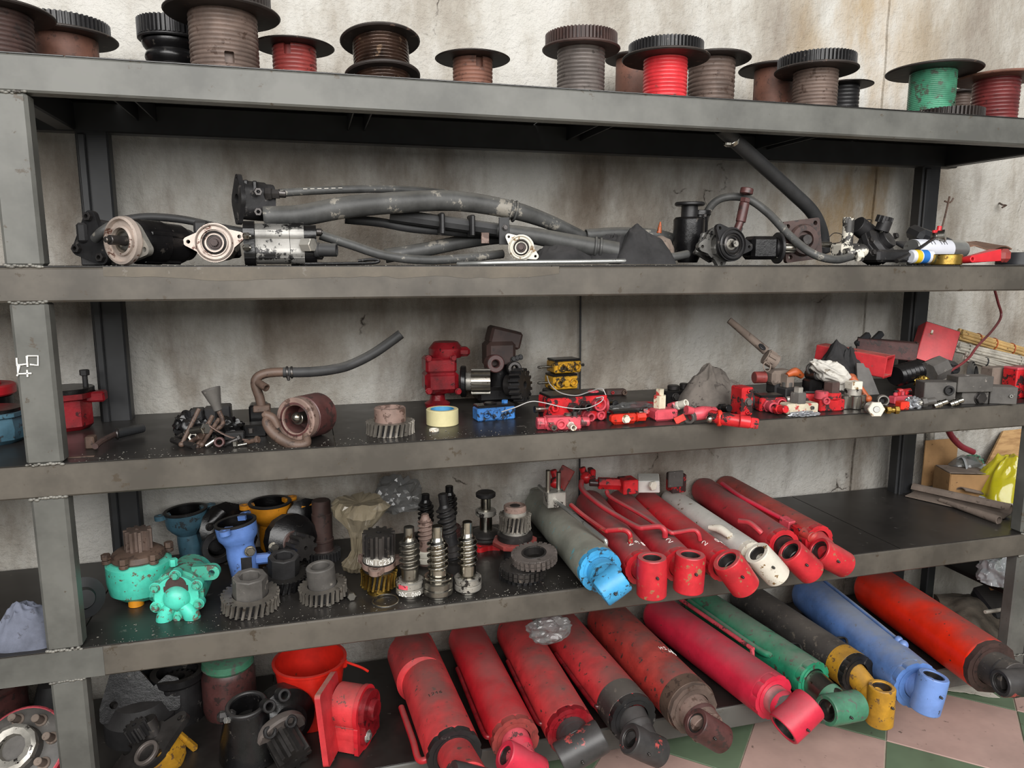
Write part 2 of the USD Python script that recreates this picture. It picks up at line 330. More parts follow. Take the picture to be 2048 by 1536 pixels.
def worm(ro, rr, L, turns, M=None, z0=0., n=32):
    nz = int(turns*14)+1; z = np.linspace(0, L, nz); a = np.linspace(0, 2*np.pi, n, endpoint=False)
    ph = z[:,None]/L*turns - a[None]/(2*np.pi); tri = np.abs((ph % 1)-.5)*2; r = rr+(ro-rr)*np.clip((tri-.25)/.5, 0, 1)
    e = np.clip(np.minimum(z, L-z)/(L/turns*.5), 0, 1)[:,None]; r = rr+(r-rr)*e
    V = np.stack([r*np.cos(a), r*np.sin(a), np.repeat(z[:,None], n, 1)], -1).reshape(-1,3); F = []
    for i in range(nz-1):
        r0 = i*n+np.arange(n); r1 = i*n+(np.arange(n)+1) % n
        F += [np.stack([r0, r1, r1+n], 1), np.stack([r0, r1+n, r0+n], 1)]
    V = np.vstack([V, (0,0,0), (0,0,L)]); j = np.arange(n); jj = (j+1) % n
    F += [np.stack([jj, j, np.full(n, nz*n)], 1), np.stack([(nz-1)*n+j, (nz-1)*n+jj, np.full(n, nz*n+1)], 1)]
    m = trimesh.Trimesh(V, np.vstack(F), process=False); m.apply_translation((0,0,z0))
    return at(m, M) if M is not None else m
def slab(poly, h, M=None, z0=0.):
    m = trimesh.creation.extrude_polygon(poly, h, engine='earcut'); m.apply_translation((0,0,z0))
    return at(m, M) if M is not None else m
def lug_plate(r, lugs, rl, hole, bore=0.):
    """round plate with lugs: lugs = [(angle in degrees, distance)], each with a hole"""
    p = Point(0,0).buffer(r, 16); q = []
    for a, d in lugs:
        c = (d*math.cos(math.radians(a)), d*math.sin(math.radians(a))); q.append(c)
        p = unary_union([p, unary_union([Point(c).buffer(rl, 10), Point(c[0]*.35, c[1]*.35).buffer(r*.62, 10)]).convex_hull])
    for c in q: p = p.difference(Point(c).buffer(hole, 8))
    return p.difference(Point(0,0).buffer(bore, 16)) if bore else p
def crumple(c, size, seed, amp=.35, freq=2.2, sub=4, flat=True, ridged=True):
    m = trimesh.creation.icosphere(sub, 1.); v = m.vertices; d = meshkit.fbm(v*freq+seed*3.1, 2, seed)
    if ridged: d = 1-1.6*np.abs(2*d-1)+.25*meshkit.noise(v*freq*3.3+seed, seed+9)
    v = v*(1+amp*(d-.5)[:,None]*1.2); v = v*np.asarray(size)/2
    if flat:
        zz = -size[2]/2*.55; v[:,2] = np.maximum(v[:,2], zz); v[:,2] -= zz
    m = trimesh.Trimesh(v+np.asarray(c), m.faces, process=False); return m
def cloth(c, size, seed, amp=.5, freq=1.0, nr=30, na=84):
    """a heap of crumpled cloth: creased heightfield over an uneven outline"""
    r_, a = np.meshgrid(np.linspace(0, 1, nr), np.linspace(0, 2*np.pi, na, endpoint=False), indexing='ij'); co, si = np.cos(a), np.sin(a)
    q = lambda f, s: meshkit.noise(np.stack([r_*co*f+seed*1.7, r_*si*f+seed*.9, np.full_like(r_, s*3.3)], -1), seed+s)
    rid = lambda n: 1-np.abs(2*n-1)
    e = 1+.5*(meshkit.noise(np.stack([co*1.6+seed, si*1.6, a*0], -1), seed+5)-.5)
    R = rid(q(1.5*freq, 1))**1.6*.55+rid(q(2.6*freq, 2))**1.8*.3+rid(q(5*freq, 3))**2*.15
    env = np.clip(1-r_**3.2, 0, 1)**.9; z = env*(.55+.5*R)*(1-.35*r_); z = z/z.max()
    wx = .16*(q(2.2, 6)-.5)*env; wy = .16*(q(2.2, 7)-.5)*env
    V = np.stack([(r_*e*co+wx)*size[0]/2, (r_*e*si+wy)*size[1]/2, z*size[2]], -1).reshape(-1, 3)
    F = []; j = np.arange(na); jn = (j+1) % na
    for k in range(nr-1): F += [np.stack([k*na+j, (k+1)*na+j, (k+1)*na+jn], 1), np.stack([k*na+j, (k+1)*na+jn, k*na+jn], 1)]
    V = np.vstack([V, (0, 0, 0)]); F.append(np.stack([(nr-1)*na+jn, (nr-1)*na+j, np.full(na, nr*na)], 1))
    m = trimesh.Trimesh(V+np.asarray(c), np.vstack(F), process=False); m.merge_vertices(); m.update_faces(m.nondegenerate_faces()); return m
def sheet(fn, nu, nv, th=.001):
    """a thin sheet of thickness th over the grid fn(u, v) -> point"""
    u, v = np.meshgrid(np.linspace(0,1,nu), np.linspace(0,1,nv), indexing='ij'); A = np.array([[fn(a, b) for b in np.linspace(0,1,nv)] for a in np.linspace(0,1,nu)], float)
    gu = np.gradient(A, axis=0); gv = np.gradient(A, axis=1); N = np.cross(gu, gv); N /= np.maximum(np.linalg.norm(N, axis=-1, keepdims=True), 1e-9)
    V = np.vstack([(A+N*th/2).reshape(-1,3), (A-N*th/2).reshape(-1,3)]); o = nu*nv; F = []
    i, j = np.meshgrid(np.arange(nu-1), np.arange(nv-1), indexing='ij'); a = (i*nv+j).ravel(); b = a+nv; c = b+1; d = a+1
    F = [np.stack([a,b,c],1), np.stack([a,c,d],1), np.stack([o+a,o+c,o+b],1), np.stack([o+a,o+d,o+c],1)]
    def rim(s): s = np.array(s); F.append(np.stack([s[:-1], s[1:], s[1:]+o], 1)[:, ::-1]); F.append(np.stack([s[:-1], s[1:]+o, s[:-1]+o], 1)[:, ::-1])
    rim([k*nv for k in range(nu)][::-1]); rim([(nu-1)*nv+k for k in range(nv)][::-1]); rim([k*nv+nv-1 for k in range(nu)]); rim([k for k in range(nv)])
    return trimesh.Trimesh(V, np.vstack(F), process=False)
def bolt(o, d, r=.008, h=.007, sh=.0):
    M = fr(o, d); m = [hx(r, h, M), cy(r*1.25, .0016, M, n=14, z0=-.0012)]
    if sh: m.append(cy(r*.55, sh, M, n=10, z0=-sh))
    return cat_(*m)
# strokes of a simple hand: each letter is a set of polylines in a unit box
HAND = {'0': [[(.1,.5),(.25,.95),(.6,1),(.9,.5),(.6,0),(.25,.05),(.1,.5)]], '2': [[(.1,.8),(.4,1),(.8,.85),(.7,.5),(.1,0),(.9,.05)]], '5': [[(.85,1),(.2,1),(.15,.55),(.7,.6),(.85,.25),(.5,0),(.1,.1)]],
        '9': [[(.85,.75),(.5,1),(.15,.75),(.4,.5),(.85,.75),(.75,0)]], 'U': [[(.1,1),(.15,.1),(.5,0),(.85,.1),(.9,1)]], 'N': [[(.1,0),(.15,1),(.8,0),(.9,1)]], 'I': [[(.5,0),(.5,1)]], 'C': [[(.9,.85),(.5,1),(.1,.5),(.5,0),(.9,.15)]],
        '6': [[(.8,1),(.3,.7),(.1,.3),(.4,0),(.85,.25),(.6,.5),(.15,.35)]], '1': [[(.3,.8),(.5,1),(.5,0)]], '4': [[(.6,1),(.1,.35),(.9,.35)],[(.65,.7),(.6,0)]], 'H': [[(.1,0),(.15,1)],[(.1,.5),(.85,.5)],[(.85,0),(.9,1)]], '/': [[(.1,0),(.9,1)]]}
def scribble(text, place, h=1., w=.7, r=.0012):
    """place(u, v) puts the pen on a surface; u runs along the line of writing, v up"""
    out = []; x = 0
    for ch in text:
        for s in HAND.get(ch, []):
            out.append(tube([place(x+a*w, b*h) for a, b in s], r, n=5, k=3))
        x += w*1.35
    return cat_(*out)
# ================================================================ the setting
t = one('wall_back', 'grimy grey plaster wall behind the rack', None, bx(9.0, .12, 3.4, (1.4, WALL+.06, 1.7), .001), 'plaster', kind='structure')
# a later coat of plaster right of a ragged vertical edge
cx = 2.7441
zz = np.linspace(0, 3.4, 90); jag = [(cx+.014*(meshkit.fbm(np.array([[z*3.1, .3, 0]]), 4, 5)[0]-.5)*2, z) for z in zz]
m = slab(Polygon(jag+[(5.9, 3.4), (5.9, 0)]), .012); m = trimesh.Trimesh(np.stack([m.vertices[:,0], WALL-.011+m.vertices[:,2], m.vertices[:,1]], 1), m.faces[:, ::-1], process=False)
w = Th(); w.path = '/World/wall_back'; w.loc = np.array(stage.GetPrimAtPath('/World/wall_back').GetAttribute('xformOp:translate').Get())
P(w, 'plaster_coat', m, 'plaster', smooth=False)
# the floor: bedding and single square tiles laid in a chequer at an angle to the rack
fl = T('floor', 'checkered floor of pink and green square tiles', None, (1.4, -2.5, 0), kind='structure')
P(fl, 'grout_bed', bx(9.0, 7.0, .05, (1.4, -2.75, -.0285), .001), 'grout')
ta, tb = np.array([2.3214, -0.1092]), np.array([2.8802, -0.0929])
dg = tb-ta; e1 = np.array([dg[0]+dg[1], dg[1]-dg[0]])*.5; e2 = np.array([-e1[1], e1[0]]); ts = np.linalg.norm(e1); ang = math.atan2(e1[1], e1[0])
for i in range(-11, 8):
    for j in range(-11, 8):
        c = ta+(i+.5)*e1+(j+.5)*e2
        if -1.6 < c[0] < 4.4 and -1.9 < c[1] < .35:
            Mt = fr((c[0], c[1], 0), (0,0,1), (math.cos(ang), math.sin(ang), 0))
            P(fl, 'tile', bx(ts-.004, ts-.004, .01, (0,0,-.005+.0006*((i*7+j*3) % 3)), .0012, Mt), 'tile_green' if (i+j) % 2 else 'tile_pink')

# ================================================================ the rack
rk = T('steel_rack', 'long grey welded steel storage rack with five black sheet levels', 'rack', (1.45, .25, 0))
XR = 2.928
LX = -0.0394; RX = 2.8466
LEV = (Z1, Z2, Z3, Z4, Z5)
for x in (-.078, XR, -1.75):
    ed = [0.0006]+[q for z in reversed(LEV) for q in (z-BH, z)]
    for a, b in zip(ed[0::2], ed[1::2]):
        P(rk, 'post', bx(.078, .05, b-a+.002, (x+.039, .0265, (a+b)/2), .007), 'rack_grey')
for z in LEV:
    P(rk, 'front_beam', bx(XR+.078+1.75, .05, BH-.0028, ((XR+.078-1.75)/2, .025, z-BH/2-.0014), .0045), 'rack_grey' if z in (Z1, Z5) else 'rack_brown')
    P(rk, 'rear_beam', bx(XR+.078+1.75, .05, BH, ((XR+.078-1.75)/2, .515, z-BH/2-.003), .004), 'rear_black')
    for x in (LX-.02, RX+.06, -1.71):
        P(rk, 'side_beam', bx(.05, .445, BH-.004, (x if x < 1 else XR+.039, .27, z-BH/2-.002), .004), 'rear_black')
for x in (LX, RX, -1.75):
    P(rk, 'rear_post', bx(.084, .05, Z1-.01, (x+.042, .516, Z1/2-.005), .005), 'rear_black')
    P(rk, 'rear_post_rib', bx(.02, .012, Z1-.09, (x+.018, .486, Z1/2-.045), .003), 'rear_black')
seams = {Z4: -0.0225, Z5: .4, Z3: .62, Z2: 1.2, Z1: 1.3}
for z, s in seams.items():
    xs = [-1.74, s-1.22, s, s+1.22, s+2.44, XR+.075]; xs = sorted(v for v in xs if v <= XR+.08)
    for k, (a, b) in enumerate(zip(xs, xs[1:])):
        if b-a > .05: P(rk, 'sheet_plate', bx(b-a-.003, .574, .003, ((a+b)/2, .289, z-.0012), .0006), 'plate_black')
for z in LEV:
    for q in (720, 1190, 1590, 330):
        x = {720: 0.7315, 1190: 1.4342, 1590: 2.1385, 330: .15}[q]
        for s in (-.024, .024): P(rk, 'cross_bar', bx(.004, .44, .045, (x+s, .27, z-.0265), .0008), 'rear_black')
# weld seams where the posts meet the beams
for z in LEV:
    for zz_, x in ((z, -.078), (z-BH, -.078), (z, XR), (z-BH, XR)):
        if zz_ > 1.95: continue
        mm = [ball(.0034+.0024*rng.random(), (x+.078*(k+.5)/13, .0015+.001*rng.random(), zz_+rng.normal()*.0015), 1, (1.2, .8, .8)) for k in range(13)]
        P(rk, 'weld_bead', mm, 'weld')
# white painted sign on the front post
def post(px): return [tuple(q) for q in px]
strokes = [[(-0.0714, -0.001, 1.308), (-0.0726, -0.001, 1.2851), (-0.075, -0.001, 1.2806)], [(-0.0737, -0.001, 1.3046), (-0.0525, -0.001, 1.3073), (-0.0498, -0.001, 1.3255), (-0.0288, -0.001, 1.3248), (-0.0308, -0.001, 1.3031), (-0.0466, -0.001, 1.3059)], [(-0.0518, -0.001, 1.3256), (-0.0521, -0.001, 1.3004)], [(-0.0721, -0.001, 1.3217), (-0.0726, -0.001, 1.3057), (-0.068, -0.001, 1.3021), (-0.0726, -0.001, 1.2851), (-0.0455, -0.001, 1.2852)], [(-0.0538, -0.001, 1.2936), (-0.0543, -0.001, 1.2775)]]
P(rk, 'painted_mark', [tube(s, .002, 6, 1) for s in strokes], 'white_paint', 'white brush marks on the post')
# oil run down the second beam and rust along its lower edge
P(rk, 'oil_stain', sheet(lambda u, v: (.12+1.1*u, -.0007, Z2-.002-(.012+.04*meshkit.fbm(np.array([[u*9, 2.2, 0]]), 3, 4)[0]*(.3+u*(1-u)*3))*v), 90, 4, .0006), 'beam_stain', 'dark oily run on the front beam')
P(rk, 'bare_patch', sheet(lambda u, v: (-.5+.545*u, -.0007, Z4-.003-.075*v), 8, 4, .0006), 'rack_grey')
# grit swept against the front edges
def grit(z, x0, x1, n, y0, y1, name, label):
    m = []
    for _ in range(n):
        s = .0005+.0012*rng.random()**2.5; o = trimesh.creation.icosahedron(); o.apply_scale(s*np.array([1+rng.random(), 1, .7])); o.apply_translation((x0+(x1-x0)*rng.random(), y0+(y1-y0)*rng.random()**2.2, z+.0008)); m.append(o)
    one(name, label, 'debris', m, 'grit_pale', kind='stuff')
grit(Z3, -.0, 1.3, 300, .004, .1, 'metal_grit', 'pale metal grit strewn along the front of the middle shelf')
grit(Z4, .02, 1.3, 380, .004, .12, 'metal_grit', 'pale metal grit along the front of the shelf under the gears')
grit(Z2, 0, 2.7, 140, .002, .03, 'metal_grit', 'sparse crumbs along the edge of the shelf with the hoses')
grit(Z1, 0, 2.7, 90, .002, .02, 'metal_grit', 'sparse crumbs along the edge of the top shelf')

# ================================================================ top shelf: winch drums
def drum(label, X, Y, zf, rd, rf, dm, fm, gr=None, gm='flange_dark', pitch=.0105, amp=.0022, notch=None, plain=False, tilt=0, td=(1,0,0), low=None, ft=.008, belly=0, group=None, name='winch_drum', lift=0.):
    M = fr((X, Y, Z1+.0008+lift)); H = zf-Z1-.003
    if tilt: M = M @ trimesh.transformations.rotation_matrix(math.radians(tilt), td)
    t = T(name, label, 'winch drum', (X, Y, Z1+.0008))
    if plain: pr = [(0,0), (rd,0), (rd,H), (0,H)]
    else:
        zs = np.arange(0, H+1e-6, pitch/6); pr = [(0,0)]+[(rd-amp+amp*abs(math.sin(math.pi*z/pitch))+belly*math.sin(math.pi*z/H), z) for z in zs]+[(rd-amp, H), (0, H)]
    d = lathe(pr, 48)
    if notch:
        a, z, w_, h_ = notch; c = (rd*math.cos(math.radians(a)), rd*math.sin(math.radians(a)))
        d = cut(d, bx(w_, .035, h_, (0,0,0), .002, fr((c[0], c[1], z), (0,0,1), (-math.sin(math.radians(a)), math.cos(math.radians(a)), 0))))
    P(t, 'drum', at(d, M), dm)
    fl_ = at(pipe(rf, rd*.55, ft, None, .003, 48, H), M); fg = P(t, 'flange', fl_, fm)
    if gr:
        ro, h, n = gr; P(fg, 'gear_rim', gear(ro, ro-.008, h, n, rd*.5, M=M, z0=H+ft), gm)
    else: P(fg, 'hub_ring', at(pipe(rd*.9, rd*.6, .012, None, .002, 40, H+ft-.001), M), fm)
    if low: P(t, 'lower_flange', at(pipe(low, rd*.8, .01, None, .003, 48, .03), M), fm)
    return t
d1 = (-0.1065, 0.16, 2.0969, 0.0858, 0.1327); drum('large ribbed brown drum at the far left end, cut off by the frame', *d1, 'drum_dark', 'flange_dark', notch=None)
d2 = (-0.0168, 0.39, 2.1114, 0.0784, 0.128); drum('plain dark rust drum with a wide black toothed rim, second from the left', *d2, 'drum_rust', 'flange_dark', gr=(d2[4]*.86, .035, 56), gm='cast_black', plain=True)
d3 = (0.2526, 0.34, 2.1103, 0.0767, 0.0846); drum('black spool wound with fat black rubber, toothed rim on top', *d3, 'oily_black', 'cast_black', gr=(d3[4], .042, 46), gm='cast_black', pitch=.034, amp=.009, belly=-.008)
d4 = (0.3972, 0.15, 2.1308, 0.0807, 0.1357); drum('tallest drum, grey brown grooves and a square notch at the foot', *d4, 'drum_brown', 'flange_dark', gr=(d4[4]*.84, .04, 60), notch=(-78, .036, .022, .026))
d5 = (0.5617, 0.26, 2.0977, 0.057, 0.1047); drum('small worn red drum with a thin dark disc, beside the tallest drum', *d5, 'drum_redworn', 'flange_dark', notch=(-108, d5[2]-Z1-.016, .018, .03), ft=.005)
d6 = (0.778, 0.2, 2.1062, 0.0742, 0.106); drum('glossy oil soaked black brown drum leaning to one side', d6[0]+.01, *d6[1:], 'drum_oily', 'flange_dark', tilt=-10, td=(1, .15, 0), lift=.012, low=d6[3]*1.35, pitch=.009, amp=.0026)
d7 = (1.0323, 0.2, 2.0846, 0.0549, 0.1029); drum('low pinkish rust drum with a thin rusty disc and a notch under it', *d7, 'drum_rust', 'flange_dark', notch=(-82, d7[2]-Z1-.016, .02, .03), ft=.005)
d8 = (1.3407, 0.18, 2.1245, 0.0676, 0.1099); drum('grey drum under a brown toothed rim, right of the low rust drum', *d8, 'drum_grey', 'drum_dark', gr=(d8[4]*.92, .034, 60), gm='drum_dark')
d9 = (1.6199, 0.44, 2.1826, 0.0583, 0.0939); drum('plain orange rust drum mostly hidden behind the bright red drum', *d9, 'drum_rust', 'flange_dark', plain=True)
d10 = (1.5925, 0.16, 2.1126, 0.0634, 0.1254); drum('bright red grooved drum with a black toothed rim', *d10, 'drum_red', 'flange_dark', gr=(d10[4]*.85, .034, 60), gm='cast_black')
d11 = (1.8674, 0.38, 2.1829, 0.0747, 0.1234); drum('dark brown grooved drum behind and right of the bright red drum', *d11, 'drum_brown', 'flange_dark', pitch=.014, amp=.003)
d12 = (2.0878, 0.36, 2.1616, 0.0644, 0.1157); drum('plain smooth rust drum left of the brown toothed drum', *d12, 'drum_rust', 'flange_dark', plain=True)
d13 = (2.106, 0.17, 2.115, 0.0661, 0.1231); drum('brown grooved drum with a black toothed rim, right half of the shelf', *d13, 'drum_brown', 'flange_dark', gr=(d13[4]*.93, .033, 60), gm='cast_black')
d14 = (2.4291, 0.44, 2.1522, 0.0494, 0.0936); drum('small black grooved drum with a thin disc behind the brown toothed drum', *d14, 'cast_black', 'flange_dark', ft=.004, pitch=.013)
d15 = (2.5748, 0.2, 2.1505, 0.0704, 0.144); t = drum('green painted drum standing on a toothed ring', *d15, 'drum_green', 'flange_dark', notch=(-60, .05, .02, .034), pitch=.006, amp=.0012)
P(t, 'toothed_base', gear(d15[4]*.74, d15[4]*.68, .036, 54, d15[3]*.7, M=fr((d15[0]+.015, d15[1]-.055, Z1+.0008))), 'flange_dark')
d16 = (2.974, 0.47, 2.1643, 0.0301, 0.0564); drum('small brown spool half hidden between the green and the maroon drum', *d16, 'drum_brown', 'flange_dark', ft=.005, notch=(-90, .03, .012, .03))
d17 = (2.8268, 0.19, 2.1404, 0.0704, 0.1307); drum('maroon grooved drum at the right end of the top shelf', *d17, 'drum_maroon', 'drum_rust', notch=(-20, d17[2]-Z1-.018, .018, .03), pitch=.012, amp=.003)
# black cable on the wall behind the rack
q = [[1.5131, 0.615, 1.4205], [1.516, 0.615, 1.1112], [1.5195, 0.615, 0.7609]]
one('wall_cable', 'thin black cable hanging straight down the plaster wall', 'cable', tube([q[0], q[1], q[2], (q[2][0], q[2][1], Z4+.01)], .0035, 8, 3), 'rear_black')
# ================================================================ second shelf: pumps, hoses and valves
def splines(r, L, M, n=14): return gear(r, r*.82, L, n, M=M)
def diamond(a, b, rl, hole, bore):
    p = unary_union([unary_union([Point(0,0).buffer(b, 16), Point(a,0).buffer(rl, 10), Point(-a,0).buffer(rl, 10)]).convex_hull])
    for s in (-1, 1): p = p.difference(Point(s*a, 0).buffer(hole, 8))
    return p.difference(Point(0,0).buffer(bore, 20)) if bore else p
zf2 = Z2+.001
# black pump behind the left rear post
t = T('gear_pump', 'black pump with a three-cornered bolted cover, leftmost on the hose shelf', 'pump', (0.12, .27, zf2))
c = np.array((0.0575, 0.24, 1.5944)); M = fr(c, (-.45,-.85,.1), (1,0,0))
P(t, 'body', at(cy(.05, .11, None, .006, 32, -.11), M), 'cast_black')
tri = unary_union([Point(.055*math.cos(a), .055*math.sin(a)).buffer(.017, 10) for a in (1.75, 3.6, 5.1)]).convex_hull
P(t, 'cover', slab(tri, .014, M), 'cast_black')
for a in (1.75, 3.6, 5.1): P(t, 'bolt', nut(.012, .006, .012, M @ fr((.055*math.cos(a), .055*math.sin(a), .014))), 'dark_steel')
P(t, 'outlet_pipe', tube([(0.0628, 0.19, 1.5929), (0.0847, 0.17, 1.6094), (0.106, 0.17, 1.6242)], .012, 12), 'rubber_dusty')
P(t, 'foot', bx(.07, .05, .03, (c[0]-.01, .27, zf2+.015)), 'cast_black')
P(t, 'ear', bx(.025, .04, .05, (0.0229, 0.25, 1.6094), .006), 'soot')
# pump with pale rings and a stub shaft
t = T('hydraulic_motor', 'round black hydraulic motor with a pale pinkish ringed face and a stub shaft', 'motor', (0.1846, 0.13, 1.541))
c = np.array((0.158, 0.07, 1.5853)); ax = unit((-.62,-.78,.03)); M = fr(c, ax, (0,0,1))
P(t, 'face_ring', lathe([(.03,0),(.056,0),(.058,.004),(.056,.016),(.05,.018),(.048,.008),(.036,.008),(.035,.014),(.03,.016),(.03,0)], 40, M), 'ring_pale', 'pale scraped ring on the front')
P(t, 'seal', lathe([(.012,0),(.031,0),(.031,.006),(.022,.009),(.021,.003),(.012,.003),(.012,0)], 32, M), 'steel')
P(t, 'shaft', cat_(cy(.0115, .045, M, n=20), cy(.007, .012, M, z0=.044, n=12)), 'dark_steel')
P(t, 'mounting_flange', slab(diamond(.062, .05, .014, .006, 0), .014, M @ fr((0,0,-.014), (0,0,1), (.35,1,0))), 'alu_dirty')
P(t, 'body', cat_(lathe([(0,-.16),(.046,-.16),(.05,-.15),(.05,-.095),(.054,-.09),(.054,-.03),(.05,-.014),(0,-.014)], 32, M)), 'oily_black')
P(t, 'end_cap', at(cy(.04, .03, None, .006, 28, -.188), M), 'cast_black')
for a in range(4): P(t, 'rib', bx(.012, .012, .11, (.05*math.cos(a*1.57+.4), .05*math.sin(a*1.57+.4), -.085), .003, M), 'oily_black')
# pump whose round face looks at us
def face_pump(label, c, r, body, face, ax, up, L, lugs, stub=True, core='drum_dark'):
    t = T('hydraulic_pump', label, 'pump', (c[0], c[1]+.06, Z2+.001)); M = fr(c, ax, up)
    P(t, 'flange', slab(lug_plate(r, [(a, r*1.28) for a in lugs], r*.25, r*.1, r*.4), .012, M), face)
    P(t, 'pilot_ring', lathe([(r*.66,.01),(r*.93,.01),(r*.93,.017),(r*.86,.02),(r*.84,.014),(r*.7,.014),(r*.69,.019),(r*.66,.019),(r*.66,.01)], 40, M), face)
    P(t, 'bearing', lathe([(r*.28,.0),(r*.6,.0),(r*.6,.014),(r*.5,.017),(r*.48,.006),(r*.28,.006),(r*.28,0)], 32, M), 'dark_steel')
    P(t, 'shaft', cat_(cy(r*.34, .008, M, n=20), splines(r*.2, .03 if stub else .016, M)), core)
    P(t, 'body', cat_(bx(r*1.7, r*1.5, L*.5, (0,0,-L*.25), r*.25, M), cy(r*.8, L, M, .006, 28, -L)), body)
    P(t, 'rear_cover', bx(r*1.5, r*1.4, .02, (0,0,-L-.008), .006, M), body)
    for s in (-1, 1): P(t, 'cover_bolt', bolt((M @ np.array([s*r*.6, r*.5, -L-.018, 1]))[:3], -np.asarray(ax), .007), 'dark_steel')
    return t
face_pump('black pump with a pale ringed face turned forward, between motor and silver pump', (0.3491, 0.14, 1.5837), .049, 'oily_black', 'ring_pale', (-.12,-.99,.05), (1,0,.1), .10, (8, 172), False)
P(T('pump_lug', 'small black bolted bracket on top of the ring faced pump', 'bracket', (0.3078, 0.2, 1.6308)), 'bracket', bx(.036, .05, .05, (0.3104, 0.21, 1.616), .006), 'soot')
# silver gear pump lying across
t = T('gear_pump', 'silver grey gear pump lying on its side with dark ends and a pale nut', 'pump', (0.5043, 0.1, 1.5349))
c = np.array((0.49, 0.09, 1.5809)); M = fr(c, (1,0,0), (0,0,1)); hh = .088
prof = unary_union([Point(.022,0).buffer(.028,16), Point(-.022,0).buffer(.028,16), sbox(-.034,-.026,.034,.026)])
P(t, 'body', slab(prof, .082, M, -.041), 'alu_grimy')
for k in range(3): P(t, 'groove', bx(.002, .05, .006, (0,0,-.02+.02*k), .0005, M), 'soot')
P(t, 'front_block', slab(prof.buffer(.006), .026, M, -.068), 'oily_black')
P(t, 'rear_block', slab(prof.buffer(.004), .034, M, .042), 'alu_grimy')
P(t, 'rear_cap', slab(prof.buffer(-.002), .03, M, .076), 'oily_black')
for y in (-.03, .03):
    for s in (-.022, .022): P(t, 'bolt', cat_(cy(.0085, .014, M @ fr((y, s, .106)), n=16), hx(.005, .016, M @ fr((y, s, .106)))), 'dark_steel')
P(t, 'brass_nut', hx(.018, .03, fr((0.5629, 0.05, 1.578), (.8,-.6,0))), 'alu_dirty')
P(t, 'hose_coupling', cat_(pipe(.0165, .011, .05, fr((0.5963, 0.06, 1.566), (1,-.25,0))), cy(.019, .012, fr((0.5915, 0.062, 1.566), (1,-.25,0)))), 'rubber')
for p in ((0.4362, 0.04, 1.5985), (0.4347, 0.04, 1.5709)): P(t, 'stud', cat_(hx(.009, .012, fr(p, (-1,-.3,0))), cy(.005, .02, fr(p, (-1,-.3,0)), n=12, z0=-.006)), 'steel')
# upper pump with its hose
t = T('gear_pump', 'black gear pump propped on top of the silver pump, hose screwed into its side', 'pump', (0.4434, 0.2, 1.6454))
c = np.array((0.4398, 0.2, 1.694)); M = fr(c, (-1,-.45,.05), (0,0,1))
P(t, 'flange', slab(diamond(.052, .036, .012, .005, .014), .012, M, .03), 'cast_black')
P(t, 'body', slab(unary_union([Point(.02,0).buffer(.03,14), Point(-.02,0).buffer(.03,14)]).convex_hull, .06, M, -.03), 'cast_black')
P(t, 'cover', slab(unary_union([Point(.02,0).buffer(.027,14), Point(-.02,0).buffer(.027,14)]).convex_hull, .022, M, -.052), 'soot')
P(t, 'lug', [bx(.012, .02, .03, (0.4272, 0.18, 1.7299), .003), bx(.012, .02, .03, (0.4491, 0.18, 1.7279), .003)], 'cast_black')
for p in ((0.4557, 0.16, 1.7137), (0.453, 0.16, 1.6635)): P(t, 'bolt', nut(.011, .005, .012, fr(p, (.2,-.98,0))), 'dark_steel')
P(t, 'port_fitting', [hx(.017, .018, fr((0.4724, 0.19, 1.7117), (1,-.1,0))), hx(.013, .02, fr((0.4886, 0.19, 1.7121), (1,-.05,0))), cy(.011, .02, fr((0.5049, 0.19, 1.7138), (1,0,0)))], 'dark_steel')
# hoses
def hose(label, pts, r, m, name='hose', n=14, ends=(), group=None, hollow=True):
    t = T(name, label, 'hose', pts[0], group=group); P(t, 'hose', tube(pts, r, n, 10, hollow), m, smooth=True)
    for p, d, rr, kind in ends:
        if kind == 'clamp': P(t, 'clamp', [pipe(rr, rr*.85, .009, fr(np.asarray(p)-unit(d)*.004, d)), bx(.012, .008, .014, np.asarray(p)+(0,-rr*.3,-rr*1.1), .002)], 'dark_steel')
        elif kind == 'band': P(t, 'clamp', [pipe(rr, rr*.8, .006, fr(np.asarray(p), d)), pipe(rr, rr*.8, .006, fr(np.asarray(p)+unit(d)*.014, d))], 'rubber_dusty')
        elif kind == 'ferrule': P(t, 'ferrule', [pipe(rr, rr*.5, .05, fr(p, d)), hx(rr*1.15, .014, fr(np.asarray(p)+unit(d)*.05, d)), cy(rr*.8, .02, fr(np.asarray(p)+unit(d)*.064, d))], 'steel')
    return t
t = hose('thin grey hose with worn white printing running from the upper pump', [(0.51, 0.19, 1.7152), (0.6124, 0.2, 1.725), (0.775, 0.24, 1.7368), (0.9229, 0.29, 1.7381), (1.0518, 0.34, 1.7268), (1.1552, 0.38, 1.6961)], .0105, 'rubber_dusty')
P(t, 'printed_line', [tube([np.array((0.5687, 0.182, 1.7261))*(1-k/6)+np.array((0.678, 0.2, 1.7332))*k/6, np.array((0.5687, 0.182, 1.7261))*(1-(k+.6)/6)+np.array((0.678, 0.2, 1.7332))*(k+.6)/6], .0012, 5, 1) for k in range(6)], 'rag_white', 'row of worn white print')
hose('fattest hose, chalky grey, arching over the middle of the shelf with a double clamp', [(0.4672, 0.16, 1.6524), (0.5582, 0.16, 1.6564), (0.6741, 0.16, 1.6791), (0.8211, 0.17, 1.6958), (0.9767, 0.19, 1.7046), (1.1312, 0.2, 1.6864), (1.2506, 0.22, 1.657), (1.3761, 0.24, 1.6112)], [.026,.028,.029,.029,.028,.026,.022,.018], 'rubber_dusty', ends=[((1.1356, 0.2, 1.6837), (1,0,-.22), .031, 'band')])
